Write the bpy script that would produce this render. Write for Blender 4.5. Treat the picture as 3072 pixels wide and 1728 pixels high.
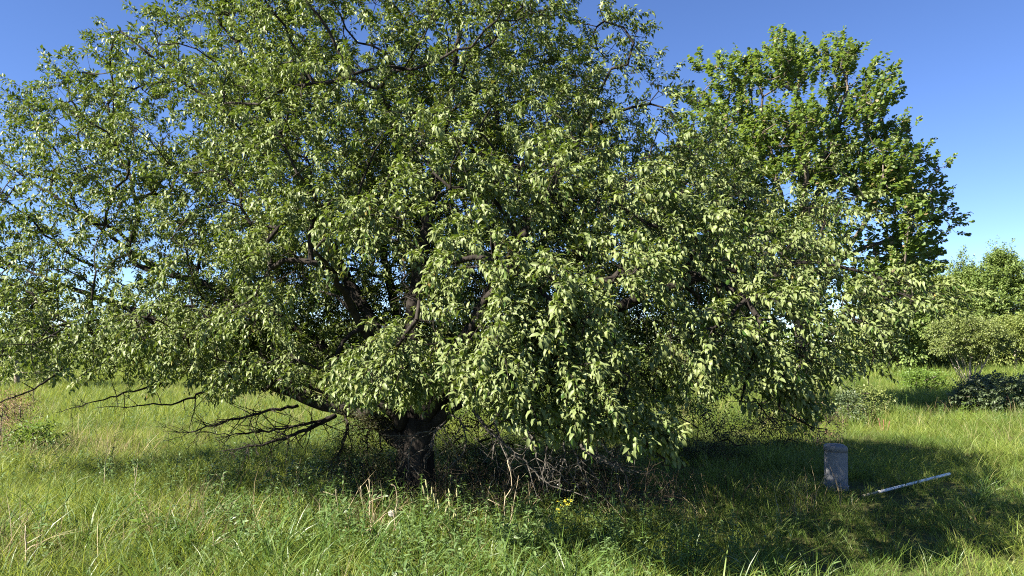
import bpy, math
import numpy as np

# ------------------------------------------------------------------ setup
for o in list(bpy.data.objects):
    bpy.data.objects.remove(o)
SC = bpy.context.scene
COL = SC.collection
RNG = np.random.default_rng(11)
R = math.radians

# camera
F = 2350.0            # focal length in photograph pixels (3072 wide)
CAM_H = 1.6
HZ = 1030.0           # photograph row of the horizon
cd = bpy.data.cameras.new('camera')
cd.sensor_width = 36.0
cd.lens = 36.0 * F / 3072.0
cd.clip_start = 0.05
cd.clip_end = 3000.0
cam = bpy.data.objects.new('camera', cd)
cam.location = (0, 0, CAM_H)
cam.rotation_euler = (R(90) + math.atan((HZ - 864.0) / F), 0, 0)
COL.objects.link(cam)
SC.camera = cam

# sky
SUN_EL = 41.5
SUN_AZ = (-0.89, -0.455)           # horizontal direction towards the sun
wd = bpy.data.worlds.new('World')
SC.world = wd
wd.use_nodes = True
nt = wd.node_tree
bg = nt.nodes['Background']
sky = nt.nodes.new('ShaderNodeTexSky')
sky.sky_type = 'NISHITA'
sky.sun_disc = False
sky.sun_elevation = R(SUN_EL)
sky.sun_rotation = math.atan2(SUN_AZ[0], SUN_AZ[1]) % (2 * math.pi)
sky.air_density = 0.6
sky.dust_density = 0.0
sky.ozone_density = 2.3
sky.altitude = 200.0
hs = nt.nodes.new('ShaderNodeHueSaturation')      # the deep clear blue of the photograph, the whole sky alike
hs.inputs['Saturation'].default_value = 1.13; hs.inputs['Hue'].default_value = 0.51
nt.links.new(sky.outputs[0], hs.inputs['Color'])
nt.links.new(hs.outputs[0], bg.inputs['Color'])
bg.inputs['Strength'].default_value = 0.053

# sun
sd = bpy.data.lights.new('sun', 'SUN')
sd.energy = 5.0
sd.angle = R(0.5)
sd.color = (1.0, 0.93, 0.79)
sun = bpy.data.objects.new('sun', sd)
ce = math.cos(R(SUN_EL))
TO_SUN = np.array([SUN_AZ[0] * ce, SUN_AZ[1] * ce, math.sin(R(SUN_EL))])
TO_SUN /= np.linalg.norm(TO_SUN)
from mathutils import Vector, Matrix
sun.rotation_euler = Vector(TO_SUN).to_track_quat('Z', 'Y').to_euler()
sun.location = (-20, -12, 25)
COL.objects.link(sun)

# exposure
SC.view_settings.view_transform = 'Standard'
SC.view_settings.look = 'None'
SC.view_settings.exposure = 2.25
SC.view_settings.gamma = 1.0
SC.view_settings.use_curve_mapping = False
SC.cycles.use_denoising = False
SC.cycles.use_adaptive_sampling = False
SC.cycles.sample_clamp_indirect = 2.0
SC.cycles.filter_width = 1.1
SC.cycles.max_bounces = 7
SC.cycles.diffuse_bounces = 4
SC.cycles.glossy_bounces = 2
SC.cycles.transmission_bounces = 4
SC.cycles.transparent_max_bounces = 4
SC.cycles.caustics_reflective = False
SC.cycles.caustics_refractive = False

# ------------------------------------------------------------------ helpers
def gz(x, y):
    """height of the ground"""
    x = np.asarray(x, float); y = np.asarray(y, float)
    near = np.clip((70.0 - y) / 30.0, 0, 1)
    return near * (0.035 * np.sin(0.8 * x + 1.0) * np.sin(0.55 * y) + 0.02 * np.sin(1.9 * x + 0.7 * y)
                   + 0.012 * np.sin(4.1 * x - 2.3 * y + 1.0))

def P(px, py, d):
    """a place in the meadow seen at photograph position px, py and standing d metres away"""
    return np.array([(px - 1536.0) / F * d, d, CAM_H + (HZ - py) / F * d])

def G(px, d):
    x = (px - 1536.0) / F * d
    return np.array([x, d, float(gz(x, d))])

def nrm(v):
    return v / np.maximum(np.linalg.norm(v, axis=-1, keepdims=True), 1e-9)

def vnoise(x, y, seed=0):
    """soft value noise made of sines, -1..1"""
    r = np.random.default_rng(seed)
    s = np.zeros_like(np.asarray(x, float))
    for k in range(7):
        a = r.uniform(0, 2 * math.pi); f = r.uniform(0.6, 2.2); p = r.uniform(0, 6.28)
        s += np.sin((x * math.cos(a) + y * math.sin(a)) * f + p)
    return s / 3.5

def mesh_np(name, V, T, smooth=True):
    """triangle mesh from arrays"""
    V = np.ascontiguousarray(V, dtype=np.float32); T = np.ascontiguousarray(T, dtype=np.int32)
    m = bpy.data.meshes.new(name)
    m.vertices.add(len(V)); m.vertices.foreach_set('co', V.ravel())
    n = T.shape[1]
    m.loops.add(T.size); m.loops.foreach_set('vertex_index', T.ravel())
    m.polygons.add(len(T))
    m.polygons.foreach_set('loop_start', np.arange(0, T.size, n, dtype=np.int32))
    m.polygons.foreach_set('loop_total', np.full(len(T), n, dtype=np.int32))
    m.polygons.foreach_set('use_smooth', np.full(len(T), smooth, dtype=bool))
    m.update(calc_edges=True)
    return m

def obj(name, mesh, mat, parent=None, link=True):
    if mat is not None and not mesh.materials:
        mesh.materials.append(mat)
    o = bpy.data.objects.new(name, mesh)
    if link:
        COL.objects.link(o)
    if parent is not None:
        o.parent = parent
    return o

def thing(name, label, cat, loc=(0, 0, 0), group=None):
    o = bpy.data.objects.new(name, None)
    o.empty_display_size = 0.1
    o.location = loc
    COL.objects.link(o)
    return tag(o, label, cat, group)

def tag(o, label, cat, group=None, kind=None):
    o['label'] = label; o['category'] = cat
    if group: o['group'] = group
    if kind: o['kind'] = kind
    return o

class Acc:
    """collects triangles into one part"""
    def __init__(s): s.V = []; s.T = []; s.n = 0
    def add(s, V, T):
        s.V.append(V); s.T.append(np.asarray(T) + s.n); s.n += len(V)
    def mesh(s, name, origin=(0, 0, 0), smooth=True):
        return mesh_np(name, np.concatenate(s.V) - np.asarray(origin), np.concatenate(s.T), smooth)

def frustums(A, B, ra, rb, k):
    """one tapered tube for every edge A->B; arrays (N,3),(N,3),(N),(N)"""
    N = len(A)
    d = nrm(B - A)
    h = np.where(np.abs(d[:, 2:3]) < 0.9, np.array([[0, 0, 1.0]]), np.array([[1.0, 0, 0]]))
    u = nrm(np.cross(d, h)); w = np.cross(d, u)
    ang = np.arange(k) * 2 * math.pi / k
    ring = u[:, None, :] * np.cos(ang)[None, :, None] + w[:, None, :] * np.sin(ang)[None, :, None]
    V = np.concatenate([A[:, None, :] + ring * ra[:, None, None], B[:, None, :] + ring * rb[:, None, None]], axis=1)
    i = np.arange(k); j = (i + 1) % k
    t = np.concatenate([np.stack([i, j, j + k], 1), np.stack([i, j + k, i + k], 1)])
    T = (np.arange(N) * 2 * k)[:, None, None] + t[None]
    return V.reshape(-1, 3), T.reshape(-1, 3)

def sweep(pts, rad, k, wob=0.0, seed=0, cap=True):
    """a continuous tube along pts"""
    pts = np.asarray(pts, float); rad = np.asarray(rad, float); n = len(pts)
    tan = nrm(np.gradient(pts, axis=0))
    u = np.cross(tan[0], [0.3, 0.5, 0.81]); u /= np.linalg.norm(u)
    r = np.random.default_rng(seed)
    ang = np.arange(k) * 2 * math.pi / k
    ph = r.uniform(0, 6.28, 3)
    V = []
    for i in range(n):
        u = u - tan[i] * np.dot(u, tan[i]); u /= np.linalg.norm(u)
        w = np.cross(tan[i], u)
        m = 1 + wob * (np.sin(3 * ang + ph[0] + i * 0.13) * 0.5 + np.sin(5 * ang + ph[1] - i * 0.21) * 0.35 + r.normal(0, 0.25, k))
        V.append(pts[i] + (u[None] * np.cos(ang)[:, None] + w[None] * np.sin(ang)[:, None]) * (rad[i] * m)[:, None])
    V = np.concatenate(V)
    i = np.arange(k); j = (i + 1) % k
    T = []
    for s in range(n - 1):
        a = s * k; b = a + k
        T += [np.stack([a + i, a + j, b + j], 1), np.stack([a + i, b + j, b + i], 1)]
    if cap:
        V = np.concatenate([V, pts[-1:], pts[:1]])
        e = (n - 1) * k
        T.append(np.stack([e + i, e + j, np.full(k, n * k)], 1))
        T.append(np.stack([j, i, np.full(k, n * k + 1)], 1))
    return V, np.concatenate(T)

def catmull(pts, step):
    pts = np.asarray(pts, float)
    p = np.concatenate([2 * pts[:1] - pts[1:2], pts, 2 * pts[-1:] - pts[-2:-1]])
    out = []
    for i in range(1, len(p) - 2):
        n = max(2, int(np.linalg.norm(p[i + 1] - p[i]) / step))
        t = np.linspace(0, 1, n, endpoint=False)[:, None]
        out.append(0.5 * (2 * p[i] + (p[i + 1] - p[i - 1]) * t + (2 * p[i - 1] - 5 * p[i] + 4 * p[i + 1] - p[i + 2]) * t ** 2
                          + (3 * p[i] - p[i - 1] - 3 * p[i + 1] + p[i + 2]) * t ** 3))
    out.append(pts[-1:])
    return np.concatenate(out)

# leaf templates: (along 0..1, across, tris); across scaled by width
LEAF8 = (np.array([0, .30, .30, .30, .68, .68, .68, 1.0]),
         np.array([0, -.5, 0, .5, -.40, 0, .40, 0]),
         np.array([[0, 1, 2], [0, 2, 3], [1, 4, 5], [1, 5, 2], [2, 5, 6], [2, 6, 3], [4, 7, 5], [5, 7, 6]]))
LEAF4 = (np.array([0, .42, .42, .42, 1.0]),
         np.array([0, -.5, 0, .5, 0]),
         np.array([[0, 1, 2], [0, 2, 3], [1, 4, 2], [2, 4, 3]]))
MAPLE6 = (np.array([.42, 0.0, .10, .66, 1.0, .66, .10]), np.array([0, 0, -.46, -.5, 0, .5, .46]), np.array([[0, 2, 1], [0, 3, 2], [0, 4, 3], [0, 5, 4], [0, 6, 5], [0, 1, 6]]))
LEAF2 = (np.array([0, .45, 1.0, .45]), np.array([0, -.5, 0, .5]), np.array([[0, 1, 2], [0, 2, 3]]))
MAPLE = (np.array([.40, 0.05, 0.02, .22, .62, .56, 1.0, .56, .62, .22, 0.02]),
         np.array([0, 0, -.42, -.22, -.5, -.18, 0, .18, .5, .22, .42]),
         np.array([[0, 2, 1], [0, 3, 2], [0, 4, 3], [0, 5, 4], [0, 6, 5], [0, 7, 6], [0, 8, 7], [0, 9, 8], [0, 10, 9], [0, 1, 10]]))

def leaves(base, d, n, L, W, curl, fold, tmpl):
    """many leaves: base point, direction, face normal, length, width, downward curl (radians), fold"""
    ta, tv, tt = tmpl
    d = nrm(d); n = nrm(n - d * np.sum(n * d, 1, keepdims=True))
    s = np.cross(d, n)
    c = np.where(np.abs(curl) < 1e-3, 1e-3, curl)[:, None]
    th = c * ta[None]
    al = np.sin(th) / c * L[:, None]
    dn = -(1 - np.cos(th)) / c * L[:, None]
    la = tv[None] * W[:, None]
    up = dn + np.abs(la) * fold[:, None]
    V = base[:, None] + d[:, None] * al[..., None] + n[:, None] * up[..., None] + s[:, None] * la[..., None]
    T = (np.arange(len(base)) * len(ta))[:, None, None] + tt[None]
    return V.reshape(-1, 3), T.reshape(-1, 3)

# ------------------------------------------------------------------ materials
def mat_new(name):
    m = bpy.data.materials.new(name); m.use_nodes = True
    t = m.node_tree
    for n in list(t.nodes): t.nodes.remove(n)
    return m, t, t.nodes.new('ShaderNodeOutputMaterial')

def N(t, kind, **kw):
    n = t.nodes.new(kind)
    for k, v in kw.items(): setattr(n, k, v)
    return n

def mixc(t, fac, a, b, blend='MIX'):
    n = t.nodes.new('ShaderNodeMix'); n.data_type = 'RGBA'; n.blend_type = blend
    for i, v in ((0, fac), (6, a), (7, b)):
        if hasattr(v, 'links'): t.links.new(v, n.inputs[i])
        elif i == 0: n.inputs[i].default_value = v
        else: n.inputs[i].default_value = (*v, 1)
    return n.outputs[2]

def ramp(t, fac, stops):
    n = t.nodes.new('ShaderNodeValToRGB')
    e = n.color_ramp.elements
    while len(e) < len(stops): e.new(0.5)
    for i, (p, c) in enumerate(stops):
        e[i].position = p; e[i].color = (*c, 1)
    t.links.new(fac, n.inputs[0])
    return n.outputs[0]

def foliage(name, stops, back=None, trans=0.3, tcol=(0.20, 0.28, 0.03), rough=0.42, spec=0.4, obj_random=False, patch=None, patch_scale=0.5):
    m, t, out = mat_new(name)
    g = N(t, 'ShaderNodeNewGeometry')
    rnd = g.outputs['Random Per Island']
    if obj_random:
        oi = N(t, 'ShaderNodeObjectInfo')
        a = N(t, 'ShaderNodeMath', operation='ADD'); t.links.new(rnd, a.inputs[0]); t.links.new(oi.outputs['Random'], a.inputs[1])
        f = N(t, 'ShaderNodeMath', operation='FRACT'); t.links.new(a.outputs[0], f.inputs[0]); rnd = f.outputs[0]
    c = ramp(t, rnd, stops)
    if patch is not None:
        nz = N(t, 'ShaderNodeTexNoise'); nz.inputs['Scale'].default_value = patch_scale; nz.inputs['Detail'].default_value = 3
        t.links.new(g.outputs['Position'], nz.inputs['Vector'])
        mr = N(t, 'ShaderNodeMapRange'); mr.inputs[1].default_value = 0.40; mr.inputs[2].default_value = 0.60
        t.links.new(nz.outputs[0], mr.inputs[0])
        c = mixc(t, mr.outputs[0], c, mixc(t, 0.75, c, patch))
    cf = c
    if back is not None:
        cf = mixc(t, g.outputs['Backfacing'], c, mixc(t, 0.8, c, back))
    p = N(t, 'ShaderNodeBsdfPrincipled')
    t.links.new(cf, p.inputs['Base Color'])
    p.inputs['Roughness'].default_value = rough
    p.inputs['Specular IOR Level'].default_value = spec
    tr = N(t, 'ShaderNodeBsdfTranslucent')
    t.links.new(mixc(t, 0.55, c, tcol), tr.inputs['Color'])
    mx = N(t, 'ShaderNodeMixShader'); mx.inputs[0].default_value = trans
    t.links.new(p.outputs[0], mx.inputs[1]); t.links.new(tr.outputs[0], mx.inputs[2])
    t.links.new(mx.outputs[0], out.inputs[0])
    return m

def plain(name, col, rough=0.7, spec=0.3, vary=0.15, scale=12.0, bump=0.0, bscale=40.0, col2=None, stretch=None):
    m, t, out = mat_new(name)
    tc = N(t, 'ShaderNodeTexCoord')
    vec = tc.outputs['Object']
    if stretch:
        mp = N(t, 'ShaderNodeMapping'); mp.inputs['Scale'].default_value = stretch
        t.links.new(vec, mp.inputs[0]); vec = mp.outputs[0]
    nz = N(t, 'ShaderNodeTexNoise'); nz.inputs['Scale'].default_value = scale; nz.inputs['Detail'].default_value = 5
    t.links.new(vec, nz.inputs['Vector'])
    c2 = col2 or tuple(max(0, x * (1 - 2.2 * vary)) for x in col)
    c = ramp(t, nz.outputs[0], [(0.32, c2), (0.68, col)])
    p = N(t, 'ShaderNodeBsdfPrincipled'); t.links.new(c, p.inputs['Base Color'])
    p.inputs['Roughness'].default_value = rough; p.inputs['Specular IOR Level'].default_value = spec
    if bump:
        b = N(t, 'ShaderNodeBump'); b.inputs['Strength'].default_value = bump; b.inputs['Distance'].default_value = 0.02
        n2 = N(t, 'ShaderNodeTexNoise'); n2.inputs['Scale'].default_value = bscale; n2.inputs['Detail'].default_value = 6
        t.links.new(vec, n2.inputs['Vector']); t.links.new(n2.outputs[0], b.inputs['Height'])
        t.links.new(b.outputs[0], p.inputs['Normal'])
    t.links.new(p.outputs[0], out.inputs[0])
    return m

M = {}
M['apple'] = foliage('apple_leaf', [(0, (0.024, 0.058, 0.011)), (0.42, (0.052, 0.100, 0.019)), (0.78, (0.118, 0.165, 0.034)), (0.96, (0.200, 0.225, 0.062)), (1, (0.24, 0.17, 0.05))],
                     back=(0.15, 0.18, 0.07), trans=0.22, tcol=(0.20, 0.28, 0.02), rough=0.48, spec=0.26)
M['maple'] = foliage('maple_leaf', [(0, (0.046, 0.090, 0.014)), (0.6, (0.088, 0.142, 0.024)), (0.92, (0.130, 0.175, 0.034)), (1, (0.20, 0.13, 0.07))],
                     back=(0.11, 0.16, 0.06), trans=0.40, tcol=(0.24, 0.33, 0.03), rough=0.5)
M['far_green'] = foliage('far_leaf_green', [(0, (0.075, 0.125, 0.028)), (1, (0.155, 0.205, 0.052))], trans=0.3, rough=0.55)
M['far_olive'] = foliage('far_leaf_olive', [(0, (0.095, 0.130, 0.028)), (1, (0.175, 0.205, 0.052))], trans=0.3, rough=0.55)
M['bush_round'] = foliage('bush_leaf_olive', [(0, (0.080, 0.110, 0.028)), (1, (0.150, 0.175, 0.050))], trans=0.25, rough=0.5)
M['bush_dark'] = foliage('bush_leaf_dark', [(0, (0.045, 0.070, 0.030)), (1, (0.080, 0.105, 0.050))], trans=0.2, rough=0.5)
M['bush_bright'] = foliage('bush_leaf_bright', [(0, (0.060, 0.115, 0.014)), (1, (0.105, 0.165, 0.022))], trans=0.35, rough=0.5)
M['bush_brown'] = foliage('dead_bush_brown', [(0, (0.13, 0.085, 0.050)), (1, (0.27, 0.18, 0.11))], trans=0.15, tcol=(0.25, 0.16, 0.07), rough=0.7, spec=0.2)
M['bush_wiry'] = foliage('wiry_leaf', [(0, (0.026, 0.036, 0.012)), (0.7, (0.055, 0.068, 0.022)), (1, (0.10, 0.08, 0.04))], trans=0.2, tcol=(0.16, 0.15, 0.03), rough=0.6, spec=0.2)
M['weed'] = foliage('weed_leaf', [(0, (0.045, 0.105, 0.018)), (0.6, (0.085, 0.160, 0.028)), (1, (0.150, 0.215, 0.038))], back=(0.10, 0.15, 0.06), trans=0.3, rough=0.4, obj_random=True)
M['grass'] = foliage('grass_blade', [(0, (0.085, 0.138, 0.020)), (0.5, (0.152, 0.208, 0.034)), (0.90, (0.225, 0.265, 0.055)), (1, (0.38, 0.33, 0.14))],
                     trans=0.42, tcol=(0.40, 0.45, 0.06), rough=0.5, spec=0.3, obj_random=True, patch=(0.055, 0.105, 0.020), patch_scale=0.6)
M['lush'] = foliage('lush_grass_blade', [(0, (0.040, 0.090, 0.016)), (0.6, (0.075, 0.135, 0.026)), (1, (0.130, 0.180, 0.045))],
                    trans=0.3, tcol=(0.18, 0.27, 0.03), rough=0.42, spec=0.4, obj_random=True)
M['dry'] = foliage('dry_grass_blade', [(0, (0.15, 0.11, 0.06)), (0.6, (0.26, 0.20, 0.11)), (1, (0.42, 0.35, 0.22))], trans=0.15, tcol=(0.3, 0.22, 0.1), rough=0.65, spec=0.2, obj_random=True)
M['bark'] = plain('apple_bark', (0.042, 0.036, 0.031), rough=0.95, spec=0.1, vary=0.25, scale=9, bump=1.0, bscale=26, col2=(0.012, 0.010, 0.009), stretch=(1, 1, 0.35))
M['deadwood'] = plain('dead_twig_bark', (0.15, 0.135, 0.115), rough=0.85, spec=0.2, vary=0.2, scale=16, col2=(0.035, 0.03, 0.025), bump=0.5, bscale=60)
M['palebark'] = plain('pale_bark', (0.36, 0.31, 0.26), rough=0.9, spec=0.15, scale=6, col2=(0.17, 0.14, 0.11), bump=0.6)
M['greybark'] = plain('grey_bark', (0.17, 0.14, 0.115), rough=0.9, spec=0.15, scale=5, col2=(0.07, 0.058, 0.048), bump=0.8)
M['straw'] = plain('dry_stalk', (0.50, 0.43, 0.30), rough=0.75, spec=0.2, scale=14, col2=(0.25, 0.19, 0.12))
M['brush'] = plain('dead_brush', (0.062, 0.05, 0.037), rough=0.9, spec=0.1, scale=4, col2=(0.02, 0.016, 0.012))
M['redstem'] = plain('red_brown_stem', (0.24, 0.10, 0.07), rough=0.75, spec=0.2, scale=14, col2=(0.12, 0.05, 0.04))
M['stem'] = plain('green_stem', (0.10, 0.15, 0.04), rough=0.6, spec=0.3, scale=14)
M['timothy'] = plain('grass_seed_head', (0.42, 0.40, 0.22), rough=0.8, spec=0.15, scale=90, col2=(0.22, 0.23, 0.10), bump=1.0, bscale=160)
M['petal'] = plain('yellow_petal', (0.75, 0.66, 0.06), rough=0.6, spec=0.2, scale=30, vary=0.08)
M['puff'] = plain('seed_fluff', (0.62, 0.60, 0.55), rough=0.9, spec=0.05, scale=30, vary=0.1)
M['pedestal'] = plain('pedestal_plastic', (0.19, 0.19, 0.20), rough=0.62, spec=0.35, vary=0.06, scale=3, stretch=(1, 1, 0.4))
M['pedestal_dark'] = plain('vent_slot_dark', (0.03, 0.03, 0.03), rough=0.8)
M['metal'] = plain('pedestal_metal', (0.45, 0.45, 0.45), rough=0.45, spec=0.5)
M['pipe'] = plain('white_pvc', (0.82, 0.82, 0.81), rough=0.35, spec=0.45, vary=0.03, scale=3)
M['pipe_dirt'] = plain('soiled_pvc', (0.50, 0.47, 0.38), rough=0.6, spec=0.3, vary=0.2, scale=25, col2=(0.22, 0.20, 0.13))

def ground_mat():
    m, t, out = mat_new('meadow_soil')
    g = N(t, 'ShaderNodeNewGeometry')
    n1 = N(t, 'ShaderNodeTexNoise'); n1.inputs['Scale'].default_value = 0.7; n1.inputs['Detail'].default_value = 6
    n2 = N(t, 'ShaderNodeTexNoise'); n2.inputs['Scale'].default_value = 18; n2.inputs['Detail'].default_value = 5
    for n in (n1, n2): t.links.new(g.outputs['Position'], n.inputs['Vector'])
    a = ramp(t, n1.outputs[0], [(0.35, (0.050, 0.062, 0.016)), (0.65, (0.085, 0.075, 0.032))])
    b = ramp(t, n2.outputs[0], [(0.3, (0.022, 0.022, 0.011)), (0.7, (0.085, 0.095, 0.030))])
    # far off the blades merge into one green sheet
    cdn = N(t, 'ShaderNodeSeparateXYZ'); t.links.new(g.outputs['Position'], cdn.inputs[0])
    mr = N(t, 'ShaderNodeMapRange'); mr.inputs[1].default_value = 25; mr.inputs[2].default_value = 60
    t.links.new(cdn.outputs['Y'], mr.inputs[0])
    c = mixc(t, mr.outputs[0], mixc(t, 0.5, a, b), (0.105, 0.135, 0.030))
    p = N(t, 'ShaderNodeBsdfPrincipled'); t.links.new(c, p.inputs['Base Color'])
    p.inputs['Roughness'].default_value = 0.95; p.inputs['Specular IOR Level'].default_value = 0.1
    bp = N(t, 'ShaderNodeBump'); bp.inputs['Strength'].default_value = 0.8; bp.inputs['Distance'].default_value = 0.04
    t.links.new(n2.outputs[0], bp.inputs['Height']); t.links.new(bp.outputs[0], p.inputs['Normal'])
    t.links.new(p.outputs[0], out.inputs[0])
    return m

# ------------------------------------------------------------------ the ground: one sheet to the horizon
def build_ground():
    xs = np.concatenate([[-900, -300, -120, -60], np.arange(-40, 40.01, 0.5), [60, 120, 300, 900]])
    ys = np.concatenate([[-300, -60, -15], np.arange(-6, 60.01, 0.5), [75, 100, 150, 300, 700, 1500]])
    X, Y = np.meshgrid(xs, ys)
    Z = gz(X, Y) * ((np.abs(X) < 41) & (Y > -7))
    V = np.stack([X.ravel(), Y.ravel(), Z.ravel()], 1)
    nx = len(xs)
    i, j = np.meshgrid(np.arange(nx - 1), np.arange(len(ys) - 1))
    a = (j * nx + i).ravel()
    T = np.stack([a, a + 1, a + nx + 1, a + nx], 1)
    o = obj('ground', mesh_np('ground', V, T), ground_mat())
    o['kind'] = 'structure'; o['label'] = 'soil of the meadow under the grass'
build_ground()

# ------------------------------------------------------------------ tree growing
class Skeleton:
    def __init__(s, cap=90000):
        s.p = np.zeros((cap, 3)); s.par = np.full(cap, -1); s.path = np.zeros(cap); s.n = 0
        s.tip = np.zeros(cap); s.limb = np.full(cap, -1)
    def chain(s, pts, parent, limb=-1):
        """append nodes pts after node parent; returns index of the last"""
        for q in pts:
            k = s.n; s.p[k] = q; s.par[k] = parent; s.limb[k] = limb
            s.path[k] = 0 if parent < 0 else s.path[parent] + np.linalg.norm(q - s.p[parent])
            parent = k; s.n += 1
        return parent
    def nearest(s, q, bias):
        v = s.p[:s.n] - q
        d = np.sqrt(np.einsum('ij,ij->i', v, v))
        return int(np.argmin(d + bias * s.path[:s.n]))
    def attach(s, q, bias=0.12, step=0.13, sag=0.1, rng=RNG):
        a = s.nearest(q, bias)
        A = s.p[a]; D = np.linalg.norm(q - A)
        n = max(1, int(D / step))
        pa = s.par[a]
        dirv = nrm(A - s.p[pa]) if pa >= 0 else np.array([0, 0, 1.0])
        c = A + (q - A) * 0.45 + dirv * D * 0.18 + np.array([0, 0, sag * D]) + rng.normal(0, 0.05 * D, 3)
        t = (np.arange(1, n + 1) / n)[:, None]
        pts = (1 - t) ** 2 * A + 2 * t * (1 - t) * c + t ** 2 * q
        if n > 2: pts[:-1] += rng.normal(0, 0.012, (n - 1, 3))
        e = s.chain(pts, a)
        s.tip[e] += 1
        return e
    def radii(s, r0, power):
        w = s.tip[:s.n].copy()
        par = s.par[:s.n]
        for k in range(s.n - 1, 0, -1):
            if par[k] >= 0: w[par[k]] += w[k]
        return r0 * np.maximum(w, 1) ** power

def shoots(p, d, L, droop, K, leafL, leafW, rng, spread=0.85, leaf_droop=0.35, curl=(0.5, 1.4), fold=(0.15, 0.5), t0=0.12, upw=0.8, sunw=0.35, axw=0.75, nj=.30, lift=0.0, szr=(.62, 1.15)):
    """leafy shoots starting at p with direction d; returns twig edges and leaf arrays"""
    n = len(p)
    g = np.array([0, 0, -1.0])
    def at(t):
        return p[:, None] + d[:, None] * (L[:, None] * t)[..., None] + g * ((L * droop)[:, None] * t ** 2)[..., None]
    ts = np.linspace(0, 1, 3)[None].repeat(n, 0)
    tw = at(ts)
    t = np.linspace(t0, 1, K)[None] + rng.uniform(-0.04, 0.04, (n, K))
    t = np.clip(t, 0.02, 1)
    base = at(t)
    ax = nrm(d[:, None] * L[:, None, None] + 2 * g * ((L * droop)[:, None] * t)[..., None])
    h = np.where(np.abs(ax[..., 2:3]) < 0.92, np.array([0, 0, 1.0]), np.array([1.0, 0, 0]))
    u = nrm(np.cross(ax, h)); w = np.cross(ax, u)
    phi = np.arange(K)[None] * 2.39996 + rng.uniform(0, 6.28, (n, 1)) + rng.normal(0, 0.3, (n, K))
    rad = u * np.cos(phi)[..., None] + w * np.sin(phi)[..., None]
    sp = spread * (1.15 - 0.55 * t)[..., None]
    dl = nrm(ax * axw + rad * sp + g * (leaf_droop * rng.uniform(0.3, 1.6, (n, K)))[..., None] + np.array([0, 0, lift]) + rng.normal(0, 0.13, (n, K, 3)))
    nn = nrm(np.array([0, 0, 1.0]) * upw + TO_SUN * sunw + rad * 0.25 + rng.normal(0, nj, (n, K, 3)))
    base = base + dl * 0.012
    sz = rng.uniform(*szr, (n, K)) * (0.75 + 0.45 * np.sin(np.clip(t, 0, 1) * 2.6))
    LL = leafL * sz; WW = leafW * sz * rng.uniform(0.85, 1.15, (n, K))
    cu = rng.uniform(*curl, (n, K)); fo = rng.uniform(*fold, (n, K))
    r = lambda a: a.reshape(-1, *a.shape[2:])
    return tw, r(base), r(dl), r(nn), r(LL), r(WW), r(cu), r(fo)

def in_poly(px, py, poly):
    poly = np.asarray(poly, float); inside = np.zeros(len(px), bool)
    x0, y0 = poly[-1]
    for x1, y1 in poly:
        c = ((y1 > py) != (y0 > py)) & (px < (x0 - x1) * (py - y1) / (y0 - y1 + 1e-12) + x1)
        inside ^= c; x0, y0 = x1, y1
    return inside

def proj(q):
    return 1536 + q[:, 0] / q[:, 1] * F, HZ - (q[:, 2] - CAM_H) / q[:, 1] * F

def pieces(root, name, mats, base, d, n, L, W, curl, fold, tmpl, count, variants=8):
    """single leaves as parts sharing a few meshes"""
    rng = np.random.default_rng(5)
    ms = []
    for v in range(variants):
        V, T = leaves(np.zeros((1, 3)), np.array([[0, 1.0, 0]]), np.array([[0, 0, 1.0]]), np.ones(1), np.full(1, 0.35 if tmpl is LEAF8 else 1.0),
                      rng.uniform(0.5, 1.4, 1), rng.uniform(0.15, 0.45, 1), tmpl)
        me = mesh_np(name, V, T); me.materials.append(mats); ms.append(me)
    d = nrm(d); n = nrm(n - d * np.sum(n * d, 1, keepdims=True)); s = np.cross(d, n)
    o0 = np.array(root.location)
    for i in range(count):
        o = bpy.data.objects.new(name, ms[i % variants])
        o.parent = root
        m = Matrix(((s[i, 0], d[i, 0], n[i, 0], base[i, 0] - o0[0]), (s[i, 1], d[i, 1], n[i, 1], base[i, 1] - o0[1]),
                    (s[i, 2], d[i, 2], n[i, 2], base[i, 2] - o0[2]), (0, 0, 0, 1)))
        o.matrix_local = m @ Matrix.Diagonal((L[i], L[i], L[i], 1))
        COL.objects.link(o)

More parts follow.
